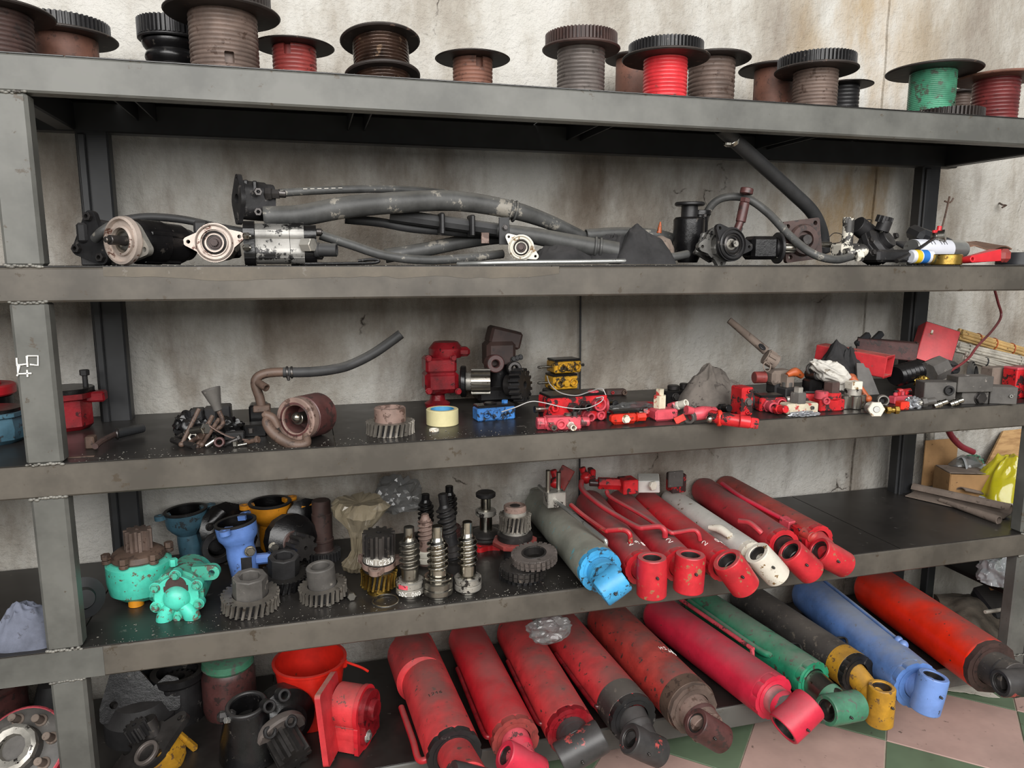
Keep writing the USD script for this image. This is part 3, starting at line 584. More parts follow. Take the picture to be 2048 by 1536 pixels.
hose('thin black hose curving down under the fattest hose', [(0.677, 0.24, 1.6537), (0.7724, 0.24, 1.6456), (0.8702, 0.24, 1.6303), (1.0368, 0.24, 1.6195), (1.1394, 0.26, 1.6155)], .013, 'rubber')
t = T('suction_pipe', 'grey steel pipe with flat clamps and brackets slanting down to a ringed end', 'pipe', (1.3616, 0.1, 1.5771))
P(t, 'rail', tube([(0.7986, 0.22, 1.6653), (0.9369, 0.21, 1.6477), (1.121, 0.19, 1.6241)], .019, 8, 3), 'rubber')
P(t, 'pipe', tube([(1.0964, 0.18, 1.6262), (1.2135, 0.15, 1.6067), (1.3085, 0.12, 1.587), (1.4265, 0.09, 1.5674)], [.019, .024, .026, .026], 20, 6, True), 'rubber_dusty')
for p in ((0.9379, 0.2, 1.6417), (1.0217, 0.19, 1.6368)): P(t, 'strap', bx(.014, .054, .06, p, .004), 'cast_black')
P(t, 'bracket', bx(.03, .006, .075, (1.1076, 0.15, 1.6223), .001, None), 'rubber')
P(t, 'bracket_ear', bx(.022, .006, .03, (1.0527, 0.15, 1.6025), .001), 'pinkish_rust', 'bare scraped bracket ear'); P(t, 'bolt', bolt((1.1092, 0.145, 1.6317), (0,-1,0), .007), 'dark_steel')
P(t, 'clamp', [pipe(.03, .025, .007, fr((1.3605, 0.105, 1.5786), (1,-.3,-.1))), pipe(.03, .025, .007, fr((1.3738, 0.1, 1.5758), (1,-.3,-.1)))], 'rubber_dusty')
hose('black hose sagging along the back of the shelf behind the ringed pump face', [(0.0969, 0.34, 1.648), (0.1616, 0.36, 1.658), (0.247, 0.38, 1.6524), (0.3505, 0.38, 1.6303), (0.472, 0.36, 1.6127)], .011, 'rubber')
hose('dusty grey hose dipping to the shelf right of the silver pump', [(0.6069, 0.16, 1.6068), (0.6837, 0.16, 1.5826), (0.7758, 0.16, 1.5538), (0.8863, 0.17, 1.5419), (1.0035, 0.19, 1.5477), (1.1213, 0.22, 1.5596)], .0125, 'rubber_dusty')
hose('brownish grey hose rising behind the dipping hose', [(0.7897, 0.3, 1.5538), (0.9052, 0.29, 1.5727), (1.0227, 0.28, 1.5963), (1.1293, 0.28, 1.6103), (1.2287, 0.3, 1.6089)], .021, 'rubber_dusty')
hose('thin bright silver ribbed hose lying along the shelf edge', [(0.964, 0.1, 1.531), (1.0413, 0.045, 1.5336), (1.1481, 0.03, 1.5356), (1.2908, 0.03, 1.537), (1.4282, 0.04, 1.5391)], .0065, 'alu')
one('pry_hook', 'long thin black hooked tool lying along the shelf edge', 'tool', tube([(0.5657, 0.03, 1.5312), (0.675, 0.03, 1.5324), (0.7309, 0.03, 1.5336), (0.7474, 0.03, 1.5386), (0.7312, 0.03, 1.5424), (0.695, 0.03, 1.5386)], .004, 8, 6), 'oily_black')
face_pump('small pump with a white scraped ring face under the grey pipe', (1.1501, 0.12, 1.575), .036, 'oily_black', 'white_e', (-.35,-.93,.06), (.2,0,1), .08, (60, 250), False)
one('rag', 'black oily rag lying over the shelf edge beside the pipe end', 'rag', [cloth((1.4989, 0.1, 1.5308), (.19, .17, .115), 5), cloth((1.42, 0.12, 1.5336), (.15, .12, .085), 9)], 'rag_black')
one('rag', 'thin black rag bunched under the slanting grey pipe', 'rag', cloth((1.2826, 0.13, 1.5322), (.24, .14, .075), 14), 'rag_black')
hose('smooth dark grey pipe behind the black rag', [(1.4332, 0.36, 1.622), (1.5501, 0.36, 1.6294), (1.674, 0.36, 1.6243), (1.7468, 0.36, 1.6088)], .019, 'rubber_dusty', name='pipe')
t = T('dusty_flask', 'small dusty grey flask with an orange spout in front of the strainer body', 'flask', (1.6238, 0.2, 1.5352))
P(t, 'body', crumple((1.6188, 0.2, 1.5337), (.075, .07, .1), 3, .15, 1.5, 3), 'card_dusty'); P(t, 'spout', lathe([(0,0),(.008,0),(.005,.02),(.002,.034),(0,.034)], 12, fr((1.6089, 0.2, 1.6239), (.1,0,1))), 'orange_brown', 'orange tip')
hose('short dusty hose stub under the flask', [(1.5709, 0.08, 1.5493), (1.6027, 0.08, 1.5522), (1.6481, 0.09, 1.5597)], .012, 'rubber_dusty')
# strainer body
t = T('strainer_body', 'tall black cast strainer body with a flat round disc on top', 'valve body', (1.7197, 0.22, 1.5352))
c = (1.7523, 0.28, 1.5353); M = fr(c)
P(t, 'body', lathe([(0,0),(.03,0),(.044,.03),(.049,.07),(.049,.135),(.043,.142),(0,.142)], 32, M), 'oily_black')
P(t, 'neck', cy(.026, .04, M, z0=.14), 'cast_black'); P(t, 'disc', cy(.047, .011, M, .003, 36, .178), 'cast_black')
P(t, 'side_branch', [cy(.026, .13, fr(np.array(c)+(.05,.02,.03))), cy(.034, .016, fr(np.array(c)+(.05,.02,.15)))], 'oily_black'); P(t, 'bolt', hx(.008, .009, fr(np.array(c)+(.036,-.03,.142))), 'dark_steel')
t = face_pump('pump with a pale chipped casing and a round black face, right of the strainer body', (1.7853, 0.09, 1.5879), .05, 'alu_grimy', 'cast_black', (.12,-.98,.06), (.5,0,1), .10, (70, 290), True, 'alu_dirty')
P(t, 'gasket_plate', slab(lug_plate(.05, [(110, .06), (200, .06), (290, .062)], .014, .005, .03), .016, fr((1.7638, 0.13, 1.5902), (.1,-.98,.06), (.2,0,1))), 'alu_grimy')
t = T('gear_pump', 'small black pump with a disc and a long splined shaft pointing right', 'pump', (1.943, 0.14, 1.5351))
M = fr((1.9226, 0.14, 1.5794), (1,-.15,0), (0,0,1))
P(t, 'body', cat_(bx(.07, .08, .085, (0,0,0), .01, M), cy(.024, .05, M, z0=-.09)), 'oily_black'); P(t, 'disc', pipe(.048, .03, .01, M, z0=.052), 'cast_black'); P(t, 'hub', cy(.028, .02, M, z0=.042), 'cast_black'); P(t, 'splined_shaft', splines(.0135, .05, M @ fr((0,0,.062))), 'steel')
t = T('flange_plate', 'square brown black plate with a round boss and a bolt hole in each corner', 'plate', (2.0836, 0.16, 1.5368))
M = fr((2.0788, 0.16, 1.6039), (-.06,-.99,.06), (1,0,.12)); pl = sbox(-.056,-.056,.056,.056).buffer(.008)
for a in (-.048, .048):
    for b in (-.048, .048): pl = pl.difference(Point(a, b).buffer(.007, 8))
P(t, 'plate', slab(pl, .016, M), 'drum_dark'); P(t, 'boss', lathe([(.026,.014),(.048,.014),(.05,.022),(.045,.03),(.028,.03),(.026,.02),(.026,.014)], 36, M), 'drum_dark'); P(t, 'shaft', cy(.016, .03, M, z0=.012), 'dark_steel'); P(t, 'body', cy(.045, .07, M, z0=-.068), 'cast_black')
P(t, 'side_shaft', splines(.009, .04, fr((2.1614, 0.17, 1.5922), (1,0,0))), 'steel')
t = hose('thick black hose slanting down from behind the top beam, bright clamp near its upper end', [(1.7427, 0.1, 1.9214), (1.8225, 0.13, 1.8845), (1.9451, 0.17, 1.8242), (2.0767, 0.21, 1.756), (2.1784, 0.24, 1.6973), (2.2334, 0.26, 1.6343), (2.2542, 0.27, 1.5687)], .0215, 'rubber')
P(t, 'worm_clamp', [pipe(.025, .0215, .014, fr((1.7934, 0.122, 1.8977), (.6,.45,-.6))), bx(.02, .014, .012, (1.7695, 0.1, 1.8765), .003)], 'bright_steel', 'bright metal clamp')
t = hose('looping grey hose with a rusty red end fitting sticking up', [(1.8834, 0.2, 1.6436), (1.8871, 0.24, 1.6063), (1.8796, 0.3, 1.5758), (1.8346, 0.32, 1.6083), (1.8231, 0.3, 1.6871), (1.8536, 0.27, 1.7358), (1.9249, 0.24, 1.738), (1.9827, 0.2, 1.6913), (2.0198, 0.13, 1.6163), (2.0597, 0.07, 1.5622), (2.134, 0.06, 1.5442), (2.2132, 0.08, 1.5551)], .0125, 'rubber_dusty', hollow=False)
d = unit(np.array((1.9033, 0.2, 1.7616))-np.array((1.8856, 0.2, 1.6667)))
P(t, 'end_fitting', [tube([(1.8705, 0.2, 1.6204), (1.8892, 0.2, 1.6668)], .012, 12, 1), cy(.0155, .06, fr((1.8878, 0.2, 1.6606), d)), hx(.016, .014, fr((1.8986, 0.2, 1.7204), d)), pipe(.02, .012, .018, fr((1.9024, 0.2, 1.7464), d))], 'maroon', 'rusty red brown screw fitting')
t = T('spool_valve', 'paint spattered white and black valve with a tall plug on top', 'valve', (2.2483, 0.12, 1.5352))
P(t, 'block', bx(.07, .06, .05, (2.2253, 0.13, 1.5698), .006), 'white_splash'); P(t, 'plug', cat_(cy(.017, .08, fr((2.2308, 0.13, 1.5933))), cy(.012, .02, fr((2.2234, 0.13, 1.657)))), 'white_splash'); P(t, 'elbow', [cy(.02, .06, fr((2.1935, 0.09, 1.5582), (1,-.2,.25))), ball(.022, (2.2434, 0.08, 1.5706))], 'white_splash'); P(t, 'nut', hx(.016, .02, fr((2.2096, 0.06, 1.5534), (1,-.3,0))), 'white_splash')
one('loose_wire', 'tangle of thin dark wire left of the white spattered valve', 'wire', tube([(2.2116, 0.2, 1.6109), (2.235, 0.2, 1.6303), (2.2663, 0.2, 1.6242), (2.2605, 0.2, 1.6016), (2.2225, 0.2, 1.5949), (2.2318, 0.2, 1.5757)], .0013, 5, 6), 'soot')
one('loose_wire', 'thin dark wire loop between the spattered valve and the steering box', 'wire', tube([(2.3254, 0.2, 1.6377), (2.3649, 0.22, 1.6716), (2.401, 0.23, 1.676), (2.4034, 0.24, 1.6568)], .0015, 5, 6), 'soot')
t = T('steering_gearbox', 'dark grey bolted steering box with a fluted cap on top', 'gearbox', (2.3848, 0.16, 1.5352))
c = np.array((2.3794, 0.16, 1.5918)); M = fr(c, (.35,-.75,.55), (1,.3,0))
P(t, 'body', lathe([(0,-.06),(.04,-.06),(.058,-.03),(.06,.01),(.045,.022),(0,.022)], 8, M), 'cast_black'); P(t, 'band', pipe(.063, .05, .018, M, z0=-.02, n=8), 'soot'); P(t, 'cap', [cy(.03, .02, M, z0=.02), cy(.022, .035, fr((2.376, 0.15, 1.6362), (.2,-.2,1))), gear(.026, .022, .022, 8, M=fr((2.3794, 0.15, 1.6617), (.2,-.2,1)))], 'cast_black')
P(t, 'side_cylinder', cy(.03, .09, fr((2.3548, 0.2, 1.6381), (-.6,0,.35)), z0=-.05), 'cast_black'); P(t, 'foot', bx(.13, .08, .04, (2.3746, 0.12, 1.5559), .008, None), 'cast_black')
for p in ((2.2824, 0.09, 1.605), (2.385, 0.1, 1.6186), (2.2867, 0.08, 1.5661)): P(t, 'bolt', bolt(p, (.3,-.9,.3), .009, .009), 'dark_steel')
t = T('plastic_housing', 'dark plastic housing with a red edge leaning at the right end of the hose shelf', 'housing', (2.657, 0.25, 1.5354))
P(t, 'shell', at(bx(.17, .09, .05, (0,0,0), .016), fr((2.7423, 0.32, 1.619), (.25,-.35,.9), (.95,0,-.3))), 'plastic_blk'); P(t, 'red_edge', at(bx(.1, .012, .008, (.05,-.05,-.026), .003), fr((2.7423, 0.32, 1.619), (.25,-.35,.9), (.95,0,-.3))), 'plastic_red', 'red trim'); P(t, 'blade', at(bx(.13, .11, .012, (0,0,0), .005), fr((2.5979, 0.22, 1.5793), (.1,-.45,.9), (.9,.3,-.2))), 'plastic_blk')
one('rusty_fork', 'rusty two pronged rod standing in front of the right rear post', 'rod', [tube([(2.7007, 0.24, 1.6299), (2.7246, 0.25, 1.6955), (2.7463, 0.26, 1.763)], .0036, 6, 3), tube([(2.7266, 0.26, 1.7473), (2.7508, 0.26, 1.7427), (2.7641, 0.26, 1.7583)], .0028, 6, 2)], 'rust')
t = T('ratchet_wrench', 'steel ratchet wrench leaning from the shelf edge up to the plastic housing', 'wrench', (2.3569, 0.05, 1.5382))
P(t, 'handle', tube([(2.3529, 0.05, 1.5397), (2.4302, 0.08, 1.5619), (2.5778, 0.14, 1.6137)], [.007, .0055, .0055], 10, 3), 'dark_steel'); P(t, 'head', [cy(.021, .022, fr((2.6033, 0.15, 1.6208), (.6,-.8,.1))), ball(.019, (2.6042, 0.155, 1.6209))], 'steel'); P(t, 'knob', [cy(.007, .03, fr((2.6027, 0.15, 1.6257), (.1,0,1))), bx(.034, .01, .01, (2.5974, 0.15, 1.637))], 'plastic_red', 'red lever')
t = T('spray_can', 'silver spray can with a white printed label lying on its side', 'can', (2.6486, 0.14, 1.5683))
M = fr((2.489, 0.14, 1.579), (1,.12,0), (0,0,1)); L_ = .245
P(t, 'can', lathe([(0,0),(.03,0),(.032,.004),(.032,L_-.02),(.028,L_-.004),(.022,L_),(0,L_)], 36, M), 'alu'); P(t, 'label', pipe(.0325, .031, .16, M, .0003, 36, .006), 'label_white', 'white paper label with fine print')
P(t, 'printing', [at(bx(.001, .012, .002, (0,0,0), .0002), M @ fr((.0327*math.cos(a), .0327*math.sin(a), z), (0,0,1), (math.cos(a), math.sin(a), 0))) for a in np.linspace(-.35, .9, 7) for z in (.06, .075, .105, .118, .13)], 'rear_black')
t = T('spray_can', 'white can with yellow and blue base stripes, in front of the silver can', 'can', (2.4717, 0.07, 1.5399))
M = fr((2.4263, 0.075, 1.554), (1,.05,0), (0,0,1))
P(t, 'can', cy(.0215, .085, M, .004, 32), 'label_white'); P(t, 'yellow_stripe', pipe(.0218, .02, .02, M @ fr((0,0,0)), .0002, 32, .012), 'label_yellow', 'yellow stripe'); P(t, 'blue_stripe', pipe(.0218, .02, .026, M, .0002, 32, .036), 'label_blue', 'blue stripe')
one('brass_ring', 'broad worn brass ring on the shelf edge in front of the cans', 'ring', pipe(.047, .038, .034, fr(np.array((2.5474, 0.055, 1.5383))*(1,1,0)+(0,0,zf2)), .004, 40), 'brass')
one('leather_scrap', 'curled brown leather scrap behind the silver can', 'scrap', sheet(lambda u, v: (np.array((2.82, 0.3, 1.5978))*(1-u)+np.array((3.0361, 0.3, 1.5991))*u)+np.array((0, .1*(v-.5), .03*math.sin(3.14*u)*(.4+v)+.01*math.sin(9*u)-.02)), 16, 8, .004), 'leather')
t = T('spout_funnel', 'bright red plastic spout with a round nozzle on the shelf edge', 'spout', (2.6707, 0.05, 1.5351))
M = fr((2.7502, 0.06, 1.5594), (-1,-.1,-.12), (0,0,1))
P(t, 'spout', trimesh.convex.convex_hull(np.vstack([bx(.038, .04, .004, (0,0,0), .001, M).vertices, cy(.011, .03, fr((2.6259, 0.045, 1.5447), (0,-1,.1)), z0=-.015).vertices])), 'plastic_red'); P(t, 'nozzle', pipe(.0105, .0055, .036, fr((2.61, 0.03, 1.5446), (0,-1,.1)), .001, 20, -.018), 'plastic_red'); P(t, 'sleeve', bx(.045, .046, .044, (2.7851, 0.065, 1.558), .012), 'drum_redworn')
one('black_strap_roll', 'roll of black rubber strap at the right end of the shelf', 'strap', pipe(.07, .062, .042, fr(np.array((2.9235, 0.12, 1.5386))*(1,1,0)+(0,0,zf2)), .002, 40), 'plastic_blk')
one('wall_bracket', 'small rusty hook fixed in the plaster wall', 'hook', [tube([(3.3641, 0.615, 1.7805), (3.3444, 0.58, 1.7695), (3.3626, 0.58, 1.7698), (3.3405, 0.58, 1.7593)], .0035, 6, 2)], 'rust')
# ================================================================ third shelf: valves, levers, gears
z3 = Z3+.0035
def valve(name, label, cat, base, size, rz, m, ports=(), pm='dark_steel', ends=(), em='steel', top=(), tm_='dark_steel', tilt=0., cap=None, bev=.004, group=None):
    """a machined block: ports/plugs on its front (u across, v up, from -1 to 1), fittings on its ends and top, maybe a dark cover plate"""
    t = T(name, label, cat, base, group); sx, sy, sz = size; a = math.radians(rz)
    M = fr(base, (math.sin(tilt)*math.cos(a+1.57), math.sin(tilt)*math.sin(a+1.57), math.cos(tilt)), (math.cos(a), math.sin(a), 0))
    P(t, 'body', bx(sx, sy, sz, (0,0,sz/2), bev, M), m)
    if cap: P(t, 'cover_plate', bx(sx*.97, sy*.97, .008, (0,0,sz+.0035), .002, M), cap)
    for p in ports:
        u, v, kind, r = p[:4]; pm_ = p[4] if len(p) > 4 else pm; F_ = M @ fr((u*sx/2, -sy/2, sz/2+v*sz/2), (0,-1,0))
        if kind == 'port': P(t, 'port', [pipe(r, r*.58, .012, F_, z0=-.002), cy(r*.58, .002, F_, n=16, z0=-.001)], pm_)
        elif kind == 'hex': P(t, 'plug', [cy(r*1.15, .003, F_, n=20), hx(r, .011, F_)], pm_)
        elif kind == 'tube': P(t, 'nipple', [hx(r*1.25, .01, F_), pipe(r, r*.6, .03, F_, z0=.008)], pm_)
        elif kind == 'bolt': P(t, 'bolt', nut(r, r*.5, r*1.1, F_), pm_)
        elif kind == 'ring': P(t, 'spigot', pipe(r, r*.72, .022, F_, z0=-.002), pm_)
    for e in ends:
        s, kind, r, L_ = e[:4]; em_ = e[4] if len(e) > 4 else em; F_ = M @ fr((s*sx/2, 0, sz/2), (s,0,0))
        if kind == 'rod': P(t, 'spool_rod', [cy(r, L_, F_, n=16, z0=-.002), cy(r*1.25, .008, F_, n=16, z0=L_*.7)], em_)
        elif kind == 'ball': P(t, 'end_ball', [cy(r*.5, L_, F_, n=14, z0=-.002), at(ball(r, (0,0,L_)), F_)], em_)
        elif kind == 'cap': P(t, 'end_cap', [cy(r, L_, F_, .003, 24, -.002)], em_)
        elif kind == 'hex': P(t, 'end_nut', [cy(r*1.1, .006, F_, n=20, z0=-.001), hx(r, L_, F_)], em_)
    for e in top:
        u, v, kind, r, h = e[:5]; tm2 = e[5] if len(e) > 5 else tm_; F_ = M @ fr((u*sx/2, v*sy/2, sz+(.007 if cap else 0)), (0,0,1))
        if kind == 'hex': P(t, 'top_nut', hx(r, h, F_, z0=-.001), tm2)
        elif kind == 'cyl': P(t, 'top_boss', cy(r, h, F_, .003, 24, -.001), tm2)
        elif kind == 'sq': P(t, 'top_square', at(bx(r*2, r*2, h, (0,0,h/2), .002), F_), tm2)
        elif kind == 'pipe': P(t, 'top_port', pipe(r, r*.6, h, F_, z0=-.001), tm2)
    return t
# left bay, beside the post
t = T('winch_gearbox', 'dark teal blue winch gearbox left of the front post, cut off by the frame', 'gearbox', (-0.2485, 0.31, 1.0701))
c = np.array((-0.2395, 0.2845, 1.0701))
P(t, 'housing', lathe([(0,0),(.06,0),(.075,.012),(.08,.04),(.074,.068),(.083,.072),(.083,.082),(0,.082)], 10, fr(c)), 'steel_blue'); P(t, 'cover', cy(.07, .01, fr(c+(0,0,.081))), 'oily_black')
t = T('gear_cover', 'flat red gear cover standing behind the teal blue gearbox', 'cover', (-0.3228, 0.5216, 1.0701))
c = np.array((-0.3353, .48, Z3+.0008)); P(t, 'body', cy(.078, .095, fr(c), .004), 'oily_black'); P(t, 'rim', cy(.088, .03, fr(c+(0,0,.095)), .005), 'red_b'); P(t, 'pad', bx(.07, .05, .018, c+(.02,-.02,.128), .004), 'red_b')
t = T('winch_gearbox', 'dark red winch gearbox in the shade right behind the front post', 'gearbox', (-0.1482, 0.5832, 1.0701))
c = np.array((-0.0982, .41, Z3+.0008))
P(t, 'housing', lathe([(0,0),(.05,0),(.062,.012),(.062,.085),(.075,.09),(.075,.105),(0,.105)], 8, fr(c)), 'red_oily'); P(t, 'cover', cy(.07, .014, fr(c+(0,0,.104))), 'oily_black'); P(t, 'ear', bx(.05, .04, .03, c+(.075,0,.09), .005), 'red_oily'); P(t, 'bolt', [cy(.007, .05, fr(c+(.05,0,.11))), hx(.013, .016, fr(c+(.05,0,.15)))], 'soot', 'black bolt')
t = T('jack_handle', 'small dark handle with a ringed rod on a scraped block, behind the front edge', 'handle', (0.0605, 0.1413, 1.0701))
P(t, 'block', bx(.022, .03, .032, np.array((0.0227, 0.1463, 1.0701))+(0,0,.016), .003), 'rust'); P(t, 'rod', tube([(0.0505, 0.0724, 1.0901), (0.0556, 0.1213, 1.0921), (0.067, 0.2071, 1.0901)], .0075, 10, 4), 'drum_dark'); P(t, 'grip', tube([(0.067, 0.2071, 1.0901), (0.119, 0.2672, 1.0901)], .0125, 14, 1), 'rear_black'); P(t, 'collar', pipe(.015, .01, .007, fr((0.067, 0.2071, 1.0901), (1,.15,0))), 'dark_steel')
one('rust_strip', 'thin rusty metal strip lying at the foot of the front post', 'strip', bx(.075, .009, .002, np.array((0.0159, 0.0518, 1.0701))+(0,0,.001), .0005, None), 'rust')
# lever valve bank
t = T('lever_valve', 'greasy valve bank with rusty control levers and a bell shaped knob', 'valve', (0.2949, 0.2209, 1.0701))
for k, p in enumerate(((0.2636, 0.2172, 1.0701), (0.296, 0.233, 1.0701), (0.3292, 0.262, 1.0701))): P(t, 'section', bx(.034, .05, .07, np.array(p)+(0,.03,.035), .004), 'cast_black')
for a, b in (((0.2845, 0.13, 1.1604), (0.2431, 0.09, 1.0783)), ((0.3159, 0.13, 1.1402), (0.2807, 0.08, 1.0729)), ((0.3313, 0.13, 1.1313), (0.2928, 0.08, 1.0774))): P(t, 'lever', [tube([a, b], .0055, 10, 1), ball(.0075, b)], 'rust')
P(t, 'tie_bolt', tube([(0.2156, 0.1312, 1.0821), (0.2759, 0.0653, 1.0781)], .008, 10, 1), 'dark_steel'); P(t, 'nut', nut(.013, .007, .018, fr((0.2677, 0.1053, 1.0901), (.2,-.9,.3))), 'steel')
P(t, 'knob_stem', tube([(0.3208, 0.12, 1.102), (0.3415, 0.12, 1.1221), (0.3316, 0.12, 1.1598)], .006, 10, 3), 'rust')
for k_, (a, b, r_) in enumerate((((0.2225, 0.1408, 1.0821), (0.2519, 0.1119, 1.1001), .007), ((0.2603, 0.0939, 1.0801), (0.2888, 0.0674, 1.1001), .006), ((0.304, 0.0659, 1.0761), (0.326, 0.0667, 1.0901), .006), ((0.3468, 0.065, 1.0761), (0.3814, 0.0627, 1.0901), .006), ((0.3967, 0.0733, 1.0761), (0.4252, 0.0566, 1.0861), .006), ((0.276, 0.0506, 1.1201), (0.3084, 0.0193, 1.1301), .009))):
    P(t, 'bolt', [tube([a, b], r_, 10, 1), hx(r_*1.6, .008, fr(b, np.array(b)-np.array(a)))], ('dark_steel', 'rust', 'steel')[k_ % 3])
P(t, 'greasy_casting', crumple((0.247, 0.2464, 1.0701), (.075,.06,.075), 203, .5, 2, 3), 'oily_black'); P(t, 'greasy_casting', crumple((0.3422, 0.1956, 1.0701), (.075,.06,.06), 207, .5, 2, 3), 'oily_black'); pass
kb = np.array((0.3315, 0.12, 1.1572)); P(t, 'bell_knob', lathe([(.004,-.004),(.011,0),(.012,.012),(.022,.05),(.024,.058),(.02,.056),(.004,.03)], 28, fr(kb, (-.25,0,1))), 'valve_grey', 'olive grey bell shaped knob')
P(t, 'bent_strip', sheet(lambda u, v: np.array((0.3031, 0.1, 1.1286))*(1-u)+np.array((0.4034, 0.1, 1.0774))*u+np.array((0, .01*(v-.5), -.012*math.sin(3.14*u))), 12, 3, .002), 'pinkish_rust', 'pinkish bent strip')
P(t, 'bracket', bx(.05, .03, .02, np.array((0.3661, 0.1413, 1.0701))+(0,0,.012), .003), 'soot'); P(t, 'red_ring', pipe(.013, .007, .02, fr((0.3386, 0.0581, 1.0861), (0,-1,.2))), 'maroon'); P(t, 'small_nut', [hx(.008, .012, fr((0.374, 0.055, 1.0741))), cy(.004, .03, fr((0.374, 0.055, 1.0741), (1,.2,.1)))], 'steel')
# pipe assembly
t = T('pipe_valve', 'bent steel pipe with a black hose rising from a greasy valve block', 'valve', (0.4266, 0.1847, 1.0701))
P(t, 'block', [bx(.05, .06, .075, np.array((0.4221, 0.2627, 1.0701))+(0,0,.036), .005), bx(.06, .05, .035, np.array((0.4161, 0.1876, 1.0701))+(0,0,.016), .004)], 'oily_black'); P(t, 'flange', bx(.044, .04, .018, (0.4367, 0.17, 1.1475), .003), 'rust')
P(t, 'pipe', tube([(0.4365, 0.17, 1.1448), (0.4318, 0.17, 1.1765), (0.4234, 0.17, 1.211), (0.4282, 0.17, 1.2298), (0.4466, 0.17, 1.2399), (0.4723, 0.17, 1.243), (0.5058, 0.17, 1.243)], .0125, 16, 8), 'rust'); P(t, 'branch', tube([(0.4252, 0.17, 1.2204), (0.4527, 0.14, 1.2064)], .0105, 14, 2, True), 'rust')
P(t, 'hose', tube([(0.4954, 0.17, 1.2421), (0.5657, 0.17, 1.2407), (0.6258, 0.18, 1.2439), (0.6744, 0.2, 1.252), (0.7382, 0.21, 1.2798), (0.7935, 0.22, 1.3141), (0.821, 0.22, 1.3334)], .0138, 16, 8, True), 'rubber', smooth=True); P(t, 'clamp', [pipe(.0165, .0135, .006, fr((0.5032, 0.17, 1.2418), (1,0,0))), pipe(.0165, .0135, .006, fr((0.5148, 0.17, 1.2413), (1,0,0))), bx(.008, .012, .014, (0.5092, 0.16, 1.228), .002)], 'dark_steel')
P(t, 'bolt', hx(.007, .012, fr((0.4141, 0.0569, 1.1051))), 'dark_steel')
# canister and hook
t = T('bell_housing', 'rusty pinkish cup shaped housing lying on its side behind the hook casting', 'housing', (0.5451, 0.1835, 1.0701))
M = fr(np.array((0.5116, 0.0169, 1.1301))+(.012,.045,.003), (-.55,-.82,.05), (0,0,1)); P(t, 'shell', lathe([(0,-.115),(.05,-.115),(.058,-.105),(.058,-.03),(.055,-.028),(.055,0),(.04,.003),(.036,-.01),(.034,-.06),(0,-.06)], 36, M), 'maroon'); P(t, 'front_ring', pipe(.0575, .037, .028, M, .003, 36, -.026), 'pinkish_rust', 'scraped pinkish front rim'); P(t, 'inner_boss', [cy(.016, .05, M, z0=-.06), ball(.014, (M @ np.array((.004,0,-.008,1)))[:3])], 'steel')
t = T('hook_casting', 'thick rusty crescent shaped casting leaning on the cup housing', 'casting', (0.5024, 0.0308, 1.0701))
pp = [(0.4549, 0.06, 1.1466), (0.4534, 0.05, 1.1317), (0.465, 0.04, 1.111), (0.4887, 0.03, 1.0896), (0.5186, 0.028, 1.0737), (0.5482, 0.03, 1.0752), (0.5492, 0.045, 1.0968)]; m = tube(pp, [.008,.012,.0135,.0145,.0145,.013,.009], 12, 6); P(t, 'crescent', m, 'rust'); P(t, 'hinge', tube([(0.4467, 0.06, 1.1522), (0.4683, 0.055, 1.1416), (0.4807, 0.05, 1.1157)], [.01,.012,.009], 12, 4), 'rust'); P(t, 'hinge_pin', cy(.006, .04, fr((0.4472, 0.05, 1.1516), (.3,1,0))), 'rust')
# gear with hub
def hubgear(label, c, ro, h, n, hr, hh, bore, gm, hm, tw=10, flats=0, tilt=None, throat=.02, group=None):
    t = T('worm_gear', label, 'gear', c, group); M = fr(np.array(c)+(0,0,.001+(ro*math.hypot(tilt[0], tilt[1]) if tilt else 0)), tilt or (0,0,1))
    rim_ = P(t, 'toothed_rim', gear(ro, ro*.88, h, n, ro*.62, tw*.6, throat, M, (.34,.19)), gm); P(rim_, 'tooth_gaps', pipe(ro*.895, ro*.6, h*.94, M, .001, 40, h*.03), 'oily_black'); P(t, 'web', pipe(ro*.8, bore, h*.5, M, .002, 40, h*.2), 'soot')
    P(t, 'hub', pipe(hr, bore, hh, M, .003, flats or 36, h*.3), hm); return t
hubgear('worm wheel with a round scraped hub standing alone on the middle shelf', (0.773, 0.1146, 1.0701), .067, .034, 26, .043, .062, .028, 'gear_worn', 'pinkish_rust')
t = T('tape_roll', 'roll of clear cream packing tape with a blue core', 'tape', (0.9271, 0.1646, 1.0701)); P(t, 'tape', pipe(.047, .034, .046, fr((0.9317, 0.1912, 1.0701))), 'tape_cream'); P(t, 'core', pipe(.034, .0315, .046, fr((0.9317, 0.1912, 1.0701)), .0005), 'core_blue', 'blue printed core')
one('white_ring', 'small white ring in front of the tape roll at the shelf edge', 'ring', pipe(.014, .009, .008, fr((0.8919, 0.1011, 1.0701))), 'white_e')
